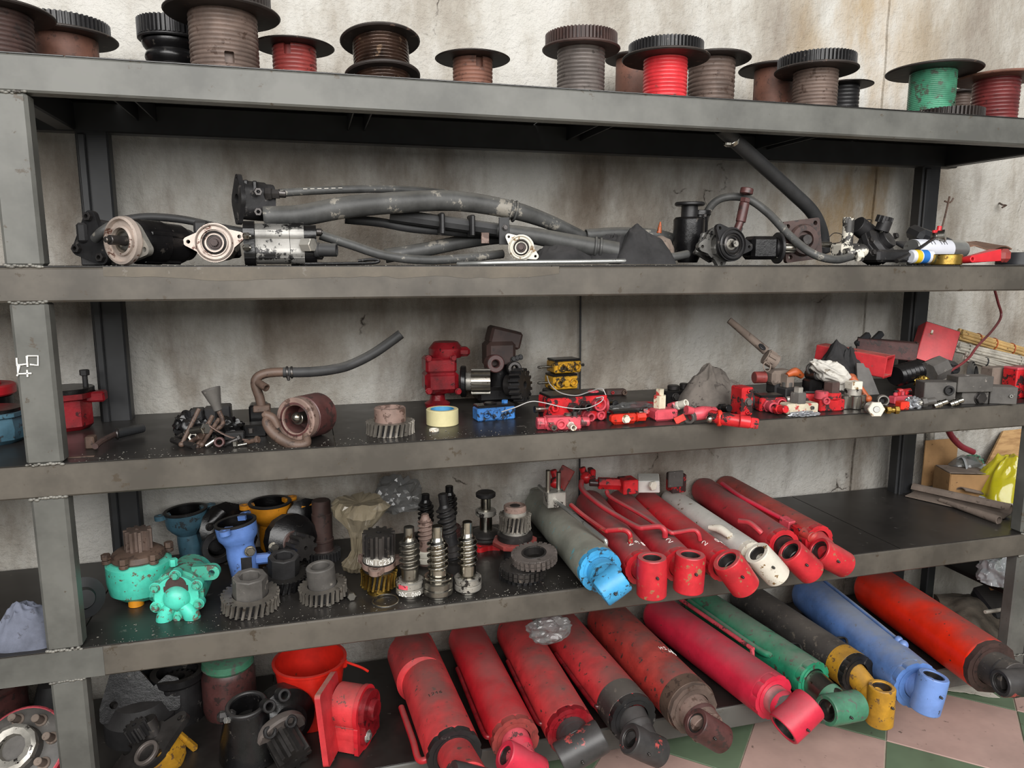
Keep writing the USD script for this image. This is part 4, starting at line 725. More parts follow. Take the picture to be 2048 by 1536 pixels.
# red pump and its pinion
t = T('winch_motor', 'glossy dark red hydraulic motor standing upright with a steel pinion at its side', 'motor', (0.9877, 0.4615, 1.0701))
c = np.array((0.9782, 0.4641, 1.0701))
P(t, 'foot', lathe([(0,0),(.04,0),(.042,.012),(.026,.022),(.024,.04),(.04,.05),(0,.05)], 24, fr(c+(-.015,0,0))), 'red_oily')
P(t, 'body', cat_(bx(.11, .1, .075, c+(-.005,0,.085), .016), bx(.1, .1, .05, c+(-.008,0,.14), .008)), 'red_oily'); P(t, 'head', [lathe([(0,0),(.052,0),(.056,.01),(.056,.03),(.04,.05),(0,.052)], 10, fr(c+(.015,0,.162))), bx(.05, .05, .03, c+(.065,-.01,.18), .01)], 'red_oily')
for dx, dz in ((-.05,.06), (.045,.055), (-.05,.165), (.03,.165)): P(t, 'bolt', bolt(c+(dx,-.052,dz), (0,-1,0), .009, .01), 'red_oily')
P(t, 'side_flange', pipe(.052, .02, .018, fr(c+(.062,-.005,.08), (1,-.25,0)), .003), 'oily_black'); M = fr(c+(.075,-.01,.08), (1,-.25,0)); P(t, 'pinion', gear(.043, .034, .062, 15, .012, M=M, z0=.022), 'steel'); P(t, 'spacer', cy(.03, .024, M), 'alu_dirty')
# maroon motor with a big gear
t = T('slew_motor', 'dark brown motor with eyelets and a thick black spur gear facing right', 'motor', (1.1867, 0.4431, 1.0701))
c = np.array((1.1832, 0.4626, 1.0701))
P(t, 'body', bx(.1, .09, .09, c+(.0,.05,.16), .012), 'drum_dark'); P(t, 'top_block', at(bx(.11, .08, .06, (0,0,0), .008), fr(c+(.02,.06,.215), (.25,0,1), (1,0,-.25))), 'drum_dark')
P(t, 'eyelet', [pipe(.03, .012, .05, fr(c+(-.03,.0,.135), (0,-1,.1)), .003, 28, -.02)], 'maroon'); P(t, 'eyelet', pipe(.024, .01, .03, fr(c+(.032,-.01,.118), (0,-1,.1)), .003, 28), 'dark_steel'); P(t, 'base', bx(.15, .1, .05, c+(-.01,.04,.03), .01), 'oily_black'); P(t, 'column', cy(.05, .1, fr(c+(0,.05,.03))), 'oily_black')
M = fr(c+(.035,-.035,.065), (.75,-.66,.1), (0,0,1)); P(t, 'spur_gear', gear(.056, .043, .036, 16, .012, M=M), 'cast_black'); P(t, 'gear_boss', cy(.036, .03, M, z0=-.03), 'dark_steel')
for s in (-.03, 0, .03): P(t, 'bolt', bolt(c+(.05+s*.4,-.0,.15+s*.1), (0,-1,.3), .008), 'soot')
valve('valve_block', 'low blue painted valve block with a hexagon plug, between tape roll and red valves', 'valve', (1.0935, 0.2195, 1.0701), (.12,.05,.04), 6, 'valve_blue', [(-.05,.0,'hex',.014,'valve_blue'), (-.55,.05,'port',.01,'valve_blue'), (.5,0,'bolt',.009,'valve_blue')], top=((-.2,0,'cyl',.02,.006,'oily_black'), (.6,.1,'hex',.01,.01,'valve_blue')), cap='oily_black')
# valves with yellow faces
c0 = tuple(np.array((1.403, 0.499, 1.0701))+(0,0,.036))
valve('valve_block', 'greasy black valve section under the two yellow faced ones', 'valve', (1.403, 0.499, 1.0701), (.11,.08,.034), 8, 'oily_black', [(-.3,0,'hex',.01,'valve_yellow'), (.4,0,'port',.01)])
valve('valve_stack', 'two tier valve with yellow faces, hexagon plugs and thin rods to the left', 'valve', c0, (.095,.07,.045), 8, 'valve_yellow', [(-.55,0,'port',.014,'valve_yellow'), (0,0,'hex',.013,'valve_yellow'), (.6,0,'port',.014,'valve_yellow')], ends=((-1,'rod',.004,.045), (1,'cap',.012,.02,'soot')), cap='oily_black')
valve('valve_stack', 'upper yellow faced valve section lying on the lower yellow one', 'valve', tuple(np.array(c0)+(.012,.01,.055)), (.1,.07,.04), 6, 'valve_yellow', [(-.5,0,'port',.014,'valve_yellow'), (.05,0,'hex',.013,'valve_yellow'), (.65,0,'port',.014,'valve_yellow')], ends=((-1,'rod',.004,.05), (1,'rod',.004,.03,'soot')), cap='oily_black')
valve('control_valve', 'large red control valve with black top plate and steel nipples, under the yellow valves', 'valve', (1.3215, 0.1569, 1.0701), (.19,.085,.075), 5, 'valve_red', [(-.85,.3,'bolt',.013,'valve_red'), (-.25,.2,'tube',.013), (.15,.3,'tube',.012), (.65,.35,'ring',.02,'valve_pink'), (-.6,-.5,'bolt',.008,'valve_red'), (-.3,-.6,'port',.013,'valve_red'), (.25,-.5,'tube',.013,'valve_pink'), (.75,-.6,'port',.014,'valve_pink')], ends=((-1,'rod',.009,.03), (1,'cap',.024,.02,'valve_pink')), cap='oily_black', top=((.6,-.5,'cyl',.017,.006,'valve_pink'),))
one('thin_cable', 'thin grey cable looped over the large red control valve', 'cable', tube([(1.2278, 0.12, 1.2103), (1.2272, 0.09, 1.1915), (1.2508, 0.07, 1.1691), (1.2957, 0.06, 1.16), (1.3382, 0.06, 1.1696), (1.3776, 0.07, 1.175), (1.3878, 0.06, 1.1571)], .0017, 6, 8), 'wire_grey')
one('thin_cable', 'thin grey cable end snaking from the blue block to the red control valve', 'cable', tube([(1.0783, 0.07, 1.1216), (1.1176, 0.07, 1.1324), (1.1615, 0.06, 1.1492), (1.1997, 0.05, 1.1448), (1.2558, 0.04, 1.1309), (1.3161, 0.04, 1.1249), (1.3635, 0.045, 1.139), (1.3745, 0.05, 1.1536), (1.353, 0.05, 1.1517)], .0017, 6, 8), 'wire_grey')
valve('relief_valve', 'pink chipped valve lying lowest at the edge under the red control valve', 'valve', (1.2498, 0.0421, 1.0701), (.1,.045,.036), -6, 'valve_pink', [(-.75,-.1,'tube',.008,'steel'), (-.2,.0,'port',.014,'valve_pink'), (.35,-.2,'tube',.009,'white_e')], ends=((-1,'hex',.018,.025,'valve_pink'), (1,'cap',.014,.03,'valve_pink')), top=((.3,0,'cyl',.012,.01,'steel'), (.7,.2,'hex',.009,.012,'dark_steel')))
valve('valve_block', 'small brown block with a bored lug in the shade behind the red control valve', 'valve', (1.6078, 0.5043, 1.0701), (.075,.03,.022), -4, 'drum_dark', [(.75,0,'port',.009,'rust'), (-.4,.1,'bolt',.006,'valve_red')])
valve('bearing_clamp', 'bright orange red pair of clamp blocks with a whitish stripe and black top', 'clamp', (1.4423, 0.058, 1.0701), (.082,.035,.034), 2, 'valve_orange', [(.0,0,'hex',.011,'white_e')], ends=((1,'hex',.013,.03,'valve_orange'),), cap='oily_black', bev=.01)
one('plastic_wrap', 'crumpled clear plastic wrap behind the orange red clamp', 'plastic', crumple((1.5323, 0.2008, 1.0701), (.13,.07,.035), 22, .6, 2.4, 3), 'smoke_film')
t = T('bracket_fitting', 'pale pink and cream chipped hexagon fitting standing on a red foot', 'fitting', (1.5621, 0.0539, 1.0701))
c = np.array((1.5784, 0.0863, 1.0701)); P(t, 'foot', bx(.074, .055, .034, c+(.004,-.005,.017), .006), 'valve_pink'); P(t, 'column', hx(.02, .04, fr(c+(-.004,.004,.033))), 'cream_chipped'); P(t, 'hexagon', hx(.013, .02, fr(c+(-.004,.004,.072))), 'cream_chipped')
valve('cylinder_valve', 'dark red round valve lying behind the cream hexagon fitting', 'valve', (1.5962, 0.2419, 1.0701), (.06,.026,.024), -8, 'red_oily', ends=((-1,'cap',.011,.02,'red_oily'), (1,'cap',.011,.015,'soot')))
valve('valve_block', 'greasy black valve pile behind the pink elbow', 'valve', (1.7409, 0.2909, 1.0701), (.12,.05,.05), 4, 'oily_black', [(-.4,.2,'hex',.012), (.3,.3,'port',.014)], ends=((-1,'hex',.016,.025,'dark_steel'),), top=((-.3,0,'cyl',.02,.016), (.4,.1,'cyl',.015,.02)))
valve('banjo_fitting', 'square pink plate turned on its corner with a pale round port', 'fitting', (1.6731, 0.1786, 1.0701), (.03,.03,.03), 25, 'valve_pink', [(0,0,'tube',.012,'white_e')], tilt=.4)
t = T('elbow_valve', 'pink elbow valve with a grey green socket and a drilled square plate', 'valve', (1.7142, 0.1107, 1.0701))
P(t, 'body', tube([(1.7299, 0.0421, 1.0921), (1.6789, 0.0202, 1.0961), (1.6386, 0.0211, 1.0921)], [.016,.021,.018], 16, 4), 'valve_pink'); P(t, 'socket', pipe(.02, .012, .024, fr((1.6441, 0.0221, 1.0901), (-.8,-.55,-.1))), 'valve_grey'); P(t, 'plate', at(bx(.032, .02, .006, (0,0,0), .001), fr((1.6037, 0.0159, 1.0831), (-.6,-.75,.2), (.8,-.4,.5))), 'valve_orange'); P(t, 'hump', lathe([(0,0),(.014,0),(.01,.022),(0,.03)], 16, fr((1.5944, -0.0343, 1.1201), (1,0,-.15))), 'valve_pink')
one('rag', 'brownish grey crumpled rag heaped against the wall behind the red valves', 'rag', [cloth((1.8192, 0.2331, 1.0701), (.2,.15,.145), 31), cloth((1.8778, 0.217, 1.0701), (.16,.1,.09), 37)], 'rag_grey')
one('tool_grip', 'shiny black rounded tool handle in front of the grey rag', 'handle', tube([(1.672, 0.038, 1.1051), (1.7016, 0.0401, 1.1001), (1.7302, 0.0372, 1.0961)], [.009,.012,.008], 14, 5), 'oily_black')
valve('directional_valve', 'bright red upright valve with a slotted dark side plate, right of the grey rag', 'valve', (1.8524, 0.0886, 1.0701), (.042,.06,.088), 4, 'valve_red', [(0,.75,'bolt',.006,'valve_red'), (0,0,'hex',.011,'valve_grey'), (-.1,-.75,'bolt',.006,'valve_red')], ends=((1,'cap',.028,.012,'cast_black'),))
t = T('check_valve', 'red cylindrical valve with two steel ball ends, lying at the shelf edge', 'valve', (1.7859, 0.0294, 1.0701))
P(t, 'barrel', tube([(1.6906, -0.0082, 1.0921), (1.7126, -0.0482, 1.0901), (1.7442, -0.0756, 1.0881)], .019, 18, 4), 'valve_red'); P(t, 'collar', pipe(.024, .015, .012, fr((1.6977, -0.0296, 1.0901), (1,-.35,0))), 'valve_orange'); P(t, 'clevis', [cy(.018, .03, fr((1.7362, -0.083, 1.0901), (1,-.4,-.1))), at(bx(.03, .03, .024, (0,0,.04), .003), fr((1.7362, -0.083, 1.0901), (1,-.4,-.1)))], 'valve_red')
P(t, 'ball_end', ball(.011, (1.6745, -0.0279, 1.0881), 3), 'bright_steel'); P(t, 'ball_end', ball(.009, (1.6855, 0.0283, 1.0881), 3), 'bright_steel')
valve('pressure_valve', 'dark crimson valve with a pink round end pointing at the camera', 'valve', (1.9695, 0.1223, 1.0701), (.08,.05,.045), -6, 'valve_red', [(-.3,-.1,'tube',.017,'valve_pink'), (.6,.2,'ring',.016,'valve_pink')], ends=((1,'cap',.018,.02,'valve_pink'),), cap='oily_black')
# big lever with ball joint
t = T('control_lever', 'thick grey brown lever bar slanting up to the left from a dusty joint', 'lever', (2.1568, 0.3534, 1.0701))
P(t, 'bar', tube([(1.9621, 0.36, 1.3402), (2.0736, 0.3, 1.2363)], [.011, .015], 12, 1), 'card_dusty'); P(t, 'knob', cy(.014, .006, fr((2.0349, 0.27, 1.2528), (.3,-.6,.7))), 'rear_black'); P(t, 'boot', [cy(.026, .045, fr((2.0571, 0.28, 1.222), (.8,-.3,-.5))), gear(.028, .024, .026, 10, M=fr((2.0596, 0.275, 1.2208), (.8,-.3,-.5)))], 'card_dusty'); P(t, 'body', bx(.085, .07, .05, (2.1126, 0.28, 1.1493), .01), 'card_dusty'); P(t, 'foot', bx(.06, .06, .05, np.array((2.1148, 0.28, 1.1162))+(0,0,.0), .006), 'soot'); P(t, 'ring', pipe(.018, .014, .004, fr((2.0377, 0.24, 1.1921), (.2,-1,.2))), 'card_dusty'); P(t, 'socket', cy(.02, .04, fr((2.0056, 0.26, 1.1532), (1,-.1,0))), 'drum_redworn', 'faded red socket')
valve('hex_block', 'cream and grey chipped hexagon on a flat block, beside a small metal scrap', 'fitting', (2.0346, 0.0547, 1.0701), (.11,.045,.034), -3, 'cream_chipped', [(.55,.2,'bolt',.006,'valve_grey')], top=((-.1,0,'hex',.026,.034,'valve_grey'), (-.1,0,'hex',.015,.05,'alu_dirty')))
one('metal_scrap', 'torn grey foil scrap in front of the cream hexagon block', 'scrap', crumple((2.0251, 0.0174, 1.0701), (.08,.03,.014), 41, .7, 3, 3), 'foil')
valve('square_nut_valve', 'grey square headed valve in front of the dusty lever joint', 'valve', (2.1172, 0.2343, 1.0701), (.05,.045,.05), 10, 'soot', top=((0,0,'cyl',.018,.02,'valve_grey'), (0,0,'sq',.016,.045,'card_dusty')))
one('orange_lever', 'rusty orange rounded casting behind the hexagon blocks', 'casting', tube([(2.1045, 0.22, 1.1636), (2.1348, 0.22, 1.1726), (2.1631, 0.22, 1.1578)], [.008,.016,.01], 12, 5), 'orange_brown')
t = T('hose_union', 'black double ringed hose union with a pale open end facing us', 'fitting', (2.217, 0.2358, 1.0701)); P(t, 'union', pipe(.019, .011, .06, fr((2.1901, 0.22, 1.1636), (-.1,-1,.1))), 'dark_steel'); P(t, 'ring', pipe(.021, .014, .012, fr((2.1813, 0.2, 1.1837), (-.1,-1,.1))), 'valve_grey'); P(t, 'stand', bx(.05, .05, .06, (2.1823, 0.19, 1.1225), .006), 'oily_black')
valve('wedge_clamp', 'bright red wedge with a black bar slanting over it', 'clamp', (2.1564, 0.1405, 1.0701), (.07,.05,.04), -22, 'valve_red', [(.7,-.2,'hex',.01,'valve_pink')], cap='soot', tilt=.25)
valve('hex_union', 'maroon hexagon union with a tall dark nut, centre of the valve pile', 'fitting', (2.1542, 0.0716, 1.0701), (.088,.05,.038), -5, 'valve_red', [(-.6,.9,'port',.012,'valve_pink')], top=((.2,0,'cyl',.03,.022,'valve_red'), (.2,0,'hex',.026,.055,'drum_dark'), (-.6,-.1,'cyl',.021,.026,'valve_pink')))
one('rag', 'black rag draped beside the red channel over the valve pile', 'rag', [cloth((2.3257, 0.26, 1.1101), (.19,.15,.165), 51), cloth((2.3648, 0.24, 1.1116), (.12,.1,.14), 54)], 'rag_black')
one('glove', 'dirty white crumpled glove hanging over the valve pile', 'glove', [at(crumple((0,0,0), (.12,.055,.06), 58, .45, 1.3, 4, False), fr((2.2127, 0.145, 1.1801), (.35,-.3,.85), (.8,-.1,-.6))), crumple((2.2559, 0.13, 1.1206), (.04,.035,.05), 61, .4, 1.6)], 'rag_white')
t = T('cluster_nut', 'three lobed bare steel block with a square cream head', 'fitting', (2.2381, 0.0656, 1.0701)); c = np.array((2.2498, 0.0796, 1.0701))
P(t, 'lobes', [cy(.02, .045, fr(c+(dx,dy,0)), .003) for dx, dy in ((-.026,0), (.002,-.014), (.03,0))], 'steel'); P(t, 'neck', cy(.026, .02, fr(c+(.002,0,.044))), 'alu_dirty'); P(t, 'head', bx(.04, .036, .026, c+(.004,0,.076), .002), 'white_e')
t = T('forked_lever', 'rusty orange forked handle leaning down to the right', 'handle', (2.3179, 0.0961, 1.0701)); P(t, 'arm', tube([(2.2793, 0.12, 1.1595), (2.2917, 0.1, 1.1372), (2.3175, 0.08, 1.0931)], [.014,.009,.009], 12, 4), 'orange_brown'); P(t, 'knob', ball(.019, (2.284, 0.13, 1.1562), 3, (1,.9,1)), 'orange_brown'); P(t, 'end', ball(.012, (2.3131, 0.08, 1.0982)), 'orange_brown')
one('grey_plate', 'weathered dark grey plate with a notched top, leaning right of the glove', 'plate', at(slab(Polygon([(-.03,-.06),(.045,-.06),(.018,.03),(.006,.034),(0,.048),(-.024,.05)]), .008), fr((2.3676, 0.17, 1.1518), (-.15,-.95,.25), (1,0,.0))), 'valve_grey')
def channel(name, label, c, size, M3, m, th=.004, lab=None):
    t = T(name, label, 'channel', c); a, b, L_ = size; M = fr(c, *M3)
    P(t, 'top_wall', bx(a, th, L_, (0, b/2, L_/2), .001, M), m, lab); P(t, 'bottom_wall', bx(a, th, L_, (0, -b/2, L_/2), .001, M), m); P(t, 'side_wall', bx(th, b, L_, (a/2,0,L_/2), .001, M), m); P(t, 'side_wall', bx(th, b, L_, (-a/2,0,L_/2), .001, M), m); [P(t, 'end_flange', bx(a, th*2, .006, (0, s*(b/2), .003), .001, M), m) for s in (-1,1)]; return t
channel('square_channel', 'bright red square steel channel with a dusty top, lying on the valve pile', (2.4607, 0.16, 1.1872), (.075,.068,.24), ((-.5,.86,.1), (.86,.5,0)), 'red_sheet')
channel('square_channel', 'dull maroon square steel channel behind the bright red one', (2.7029, 0.3, 1.2148), (.07,.06,.2), ((-.78,.62,.06), (.62,.78,0)), 'maroon')
t = T('clip_pair', 'pair of black plastic clips sticking up behind the red channel', 'clip', (2.5743, 0.4, 1.2318)); 
for p, q in (((2.5232, 0.4, 1.2333), (2.5771, 0.4, 1.2729)), ((2.5604, 0.4, 1.2135), (2.6347, 0.4, 1.277))): d = np.array(q)-np.array(p); P(t, 'clip', at(bx(.024, .02, np.linalg.norm(d), (0,0,np.linalg.norm(d)/2), .004), fr(p, d)), 'plastic_blk')
t = T('hex_bolt_fitting', 'pale brass hexagon bolt with a steel sleeve lying at the edge', 'fitting', (2.3202, 0.043, 1.0701)); M = fr((2.2236, -0.056, 1.0941), (-.45,-.88,.1)); P(t, 'head', nut(.025, .01, .012, M), 'white_e', 'pale brassy hexagon'); P(t, 'sleeve', [cy(.02, .05, M, z0=-.05), cy(.01, .014, M)], 'alu')
t = T('brass_union', 'small brass union beside the hexagon bolt', 'fitting', (2.3376, 0.0044, 1.0701)); M = fr((2.2886, -0.0276, 1.0821), (1,-.2,0)); P(t, 'union', [nut(.012, .007, .014, M), cy(.009, .012, M, z0=.014), nut(.013, .007, .014, M, .026)], 'brass')
one('rubber_bellows', 'black ribbed rubber bellows between the red channels and the grey blocks', 'bellows', lathe([(0,0)]+[(.032+.006*(k % 2), .012*k) for k in range(12)]+[(0,.132)], 24, fr((2.5239, 0.2, 1.1462), (1,.25,.1))), 'oily_black')
valve('terminal_bar', 'pale pink bar with a row of small round nubs on top', 'bar', (2.469, 0.1094, 1.0701), (.085,.03,.026), 8, 'valve_pink', top=((-.5,.2,'cyl',.007,.012,'valve_pink'), (-.1,.2,'cyl',.007,.014,'valve_red'), (.3,.2,'cyl',.007,.014,'valve_pink'), (.65,.2,'cyl',.006,.014,'valve_red')))
valve('washer_pile', 'round black end cap standing left of the pink bar', 'cap', (2.4075, 0.1263, 1.0701), (.02,.03,.02), -30, 'soot', [(0,.4,'ring',.018,'alu_dirty')])
valve('orange_block', 'small orange square block at the shelf edge', 'block', (2.3962, 0.0221, 1.0701), (.032,.03,.026), -4, 'valve_orange', bev=.003)
one('foil_lump', 'crushed shiny metal lump right of the small orange block', 'scrap', crumple((2.4549, 0.0408, 1.0701), (.042,.04,.038), 66, .6, 2.6, 3), 'foil')
t = T('sheet_box', 'tall red sheet metal box leaning back against the right rear post', 'box', (2.915, 0.4, 1.1597)); M = fr((2.8578, 0.36, 1.2278), (-.35,-.9,.32), (.93,-.35,.0)); M = M @ trimesh.transformations.rotation_matrix(-.32, (0,0,1))
P(t, 'front_sheet', bx(.125, .15, .004, (0,0,0), .001, M), 'red_sheet'); P(t, 'side_sheet', bx(.004, .15, .07, (-.062,0,-.034), .001, M), 'red_sheet'); P(t, 'edge_flange', [bx(.125, .004, .02, (0,.075,-.01), .001, M), bx(.004, .15, .016, (.062,0,-.007), .001, M)], 'maroon'); P(t, 'back_sheet', bx(.125, .15, .003, (0,0,-.07), .001, M), 'maroon'); P(t, 'clip', at(bx(.008, .018, .004, (-.035,.04,.003), .001), M), 'white_e')
t = T('octagon_block', 'grey eight sided casting with a yellowish broken corner', 'casting', (2.6769, 0.2, 1.1078)); P(t, 'casting', at(lathe([(0,0),(.044,0),(.044,.08),(0,.08)], 8), fr((2.6552, 0.2, 1.148), (1,.2,.25))), 'valve_grey'); P(t, 'broken_edge', crumple((2.6151, 0.17, 1.1118), (.05,.03,.04), 71, .5, 2.5, 3), 'brass')
one('green_cover', 'dark green crumpled cover piece under the leaning red box', 'cover', crumple((2.7778, 0.25, 1.1415), (.09,.08,.055), 75, .4, 1.6, 3), 'rear_black')
valve('manifold_block', 'dark grey steel block with one big round hole, front row at the right', 'block', (2.5789, 0.0792, 1.0701), (.105,.06,.075), -16, 'valve_grey', [(.5,.3,'port',.016,'soot')], bev=.002)
valve('manifold_block', 'flat grey steel block lying on the hexagon plugged block', 'block', tuple(np.array((2.6872, 0.0495, 1.0701))+(0,0,.042)), (.125,.06,.052), -10, 'valve_grey', top=((-.2,0,'cyl',.008,.002,'alu'),), bev=.002)
valve('manifold_block', 'lower grey block with a big hexagon plug on its face', 'block', (2.6997, 0.0554, 1.0701), (.095,.055,.04), -10, 'valve_grey', [(.35,.0,'hex',.019,'dark_steel')], bev=.002)
for lab, p in (('left bright coupling lying in front of the grey blocks', (2.5284, 0.0095, 1.0821)), ('right bright coupling lying in front of the grey blocks', (2.6002, 0.0169, 1.0821))):
    t = T('quick_coupling', lab, 'coupling', p); M = fr(p, (.8,-.35,.4)); P(t, 'coupling', [cy(.012, .026, M, z0=-.018), pipe(.009, .005, .018, M, z0=.008), cy(.0135, .006, M, z0=-.006)], 'bright_steel')
valve('manifold_block', 'grey cube with a scratched face next to the red block', 'block', (2.797, 0.0286, 1.0701), (.082,.06,.058), -28, 'valve_grey', [(.5,.0,'bolt',.006,'alu')], bev=.002)
valve('manifold_block', 'brownish grey box behind the scratched cube', 'block', (2.915, .155, Z3+.0008), (.085,.05,.1), 0, 'card_dusty', bev=.003)
valve('red_block', 'dark red block at the right edge with a dusty pink top', 'block', (2.955, .0935, Z3+.0008), (.1,.058,.1), 0, 'valve_red', cap='valve_pink', bev=.004)
one('vee_belts', 'bundle of black grey belts looped behind the flat grey block', 'belt', [pipe(.04+.007*k, .036+.007*k, .012, fr(np.array((2.9159, 0.25, 1.1231))+(0,.006*k,0), (.5,-.8,.1)), .001, 32) for k in range(3)], 'rubber_dusty')
one('small_pulley', 'small dark grooved pulley behind the scratched cube', 'pulley', lathe([(0,0),(.034,0),(.034,.006),(.026,.012),(.034,.018),(.034,.024),(0,.024)], 28, fr((2.9797, 0.25, 1.1111), (.3,-.95,.1))), 'cast_black')
def bundle(label, p, q, r, m, tie, tm_):
    t = T('stick_bundle', label, 'bundle', p); d = np.array(q)-np.array(p); M = fr(p, d); L_ = np.linalg.norm(d)
    for k, (a, rr) in enumerate([(i*2*math.pi/9, r*.74) for i in range(9)]+[(i*2*math.pi/4, r*.3) for i in range(4)]): P(t, 'stick', cy(r*.29, L_-.01*(k % 3), M @ fr((rr*math.cos(a), rr*math.sin(a), .006*(k % 2))), .001, 8), m)
    for z in tie: P(t, 'tie', pipe(r*1.12, r*.98, .005 if z > .05 else .012, M, .001, 24, z), tm_)
bundle('topmost tied bundle of golden bamboo sticks resting against the wall', (3.0099, 0.42, 1.2602), (3.4939, 0.4, 1.1354), .023, 'bamboo', (.09, .17, .26), 'orange_brown')
bundle('middle tied bundle of pale grey sticks', (2.9406, 0.36, 1.2196), (3.4484, 0.34, 1.1125), .021, 'straw_grey', (.05, .3), 'straw_grey')
bundle('lowest short bundle of pale sticks bound with black tape', (2.9261, 0.3, 1.189), (3.125, 0.26, 1.1322), .018, 'straw_grey', (.08,), 'plastic_blk')
one('red_wire', 'dark red wire hanging down from the shelf above onto the grey blocks', 'wire', tube([(3.0288, 0.3, 1.4438), (3.055, 0.3, 1.388), (3.076, 0.3, 1.3372), (3.0089, 0.27, 1.2887), (2.8919, 0.22, 1.238), (2.8203, 0.19, 1.1968), (2.7378, 0.18, 1.1583), (2.6799, 0.18, 1.1358)], .0045, 8, 8), 'wire_red')

for lab, p, k, m1, m2 in (('small greasy elbow fitting left of the cream hexagon fitting', (1.5324, 0.1141, 1.0701), 0, 'valve_red', 'dark_steel'), ('small black union lying between the pink elbow and the bright red upright valve', (1.795, 0.1124, 1.0701), 1, 'oily_black', 'steel'),
        ('dark fitting with a steel tip behind the bright red upright valve', (2.0352, 0.2857, 1.0701), 2, 'soot', 'alu_dirty'), ('little red plug in front of the crimson valve', (1.9526, 0.0531, 1.0701), 1, 'valve_red', 'valve_pink'), ('small steel union in front of the square headed valve', (2.1022, 0.1916, 1.0701), 0, 'dark_steel', 'alu_dirty'),
        ('oily nut and stub between the maroon union and the steel three lobed block', (2.2154, 0.089, 1.0701), 2, 'oily_black', 'steel'), ('dark red plug in front of the rubber bellows', (2.5392, 0.1968, 1.0701), 0, 'valve_red', 'soot'), ('black fitting behind the orange red clamp', (1.4876, 0.2717, 1.0701), 1, 'oily_black', 'dark_steel'),
        ('greasy black stub left of the grey rag', (1.8038, 0.3493, 1.0701), 2, 'oily_black', 'valve_red'), ('small grey union right of the black end cap', (2.4749, 0.0265, 1.0701), 0, 'valve_grey', 'alu_dirty')):
    t = T('pipe_union', lab, 'fitting', p); a = 1.1*k+.4; M = fr(np.array(p)+(0,0,.0165), (math.cos(a), -math.sin(a)*.8, .15)); P(t, 'hexagon', hx(.016, .016, M), m1); P(t, 'stub', cy(.0115, .03, M, z0=.014), m1); P(t, 'tip', pipe(.0105, .006, .014, M, z0=-.013), m2)
one('hose_end', 'short pinkish red hose end hanging below the middle shelf at the right', 'hose', tube([(3.0283, 0.45, 0.8894), (3.0588, 0.45, 0.842), (3.1012, 0.44, 0.8), (3.1571, 0.43, 0.7736)], .0125, 14, 8, True), 'hose_red', smooth=True)
# ================================================================ fourth shelf: gearboxes, worms, gears, cylinders
z4 = Z4+.001
one('rag', 'blue grey cloth rag with a stitched seam, left of the front post', 'rag', cloth((-0.1397, 0.0802, 0.6041), (.15,.12,.11), 81), 'rag_blue')
one('round_cover', 'dark green round cover standing behind the front post', 'cover', lathe([(0,0),(.05,0),(.055,.008),(.03,.014),(.024,.028),(0,.03)], 28, fr(np.array((-0.0413, 0.1765, 0.6041))+(0,0,.055), (.5,-.85,.2))), 'rear_black')
# turquoise gearbox
t = T('winch_gearbox', 'turquoise painted worm gearbox with a rusty toothed pinion on top', 'gearbox', (0.1407, 0.1266, 0.6041))
c = np.array((0.0826, 0.2626, 0.6041))+(0,.0,.012)
P(t, 'drum_housing', lathe([(0,0),(.055,.0),(.078,.018),(.084,.05),(.084,.098),(.074,.108),(0,.108)], 40, fr(c)), 'teal')
P(t, 'boss', cy(.02, .022, fr(c+(-.005,-.045,-.012))), 'amber', 'yellow drain boss')
P(t, 'top_flange', lathe([(0,0),(.068,0),(.07,.004),(.066,.018),(.054,.026),(0,.026)], 36, fr(c+(0,0,.108))), 'rust', 'rusty top flange')
P(t, 'pinion', gear(.036, .026, .06, 10, .008, M=fr(c+(.003,0,.13))), 'drum_brown', 'rusty pinion')
for a in (200, 255, 310, 20, 100): 
    p = c+(.079*math.cos(math.radians(a)), .079*math.sin(math.radians(a)), .108); P(t, 'bolt', [pipe(.012, .005, .01, fr(p)), hx(.0125, .016, fr(p+(0,0,.012))), cy(.006, .02, fr(p))], 'rust')
# worm housing in front
f = np.array((0.2036, 0.12, 0.6656)); ax = unit((-.1,-1,.04)); M = fr(f, ax, (1,0,0))
P(t, 'worm_housing', lathe([(0,-.16),(.05,-.16),(.058,-.145),(.064,-.05),(.064,0),(0,0)], 36, M), 'teal_d')
P(t, 'link_web', bx(.09, .1, .075, (c+f)/2+(0,.05,.01), .02), 'teal')
cov = unary_union([Point(0,0).buffer(.055,20)]+[Point(.058*math.cos(math.radians(a)), .058*math.sin(math.radians(a))).buffer(.015,10) for a in (28, 152, 205, 335, 90, 270)]); cv = P(t, 'end_cover', slab(cov, .02, M, -.002), 'teal')
P(t, 'cover_dome', at(ball(.034, (0,-.004,.016), 3, (1,1,.8)), M), 'teal'); P(t, 'scraped_patch', slab(unary_union([Point(0,.03).buffer(.026,8), sbox(-.03,.015,.03,.03)]), .0215, M, -.001), 'drum_dark', 'bare brown patch above the dome')
for a in (28, 152, 205, 335, 270, 90): P(cv, 'cover_bolt', [pipe(.0125, .006, .004, M @ fr((.058*math.cos(math.radians(a)), .058*math.sin(math.radians(a)), .018))), hx(.0095, .009, M @ fr((.058*math.cos(math.radians(a)), .058*math.sin(math.radians(a)), .02)))], 'teal_d')
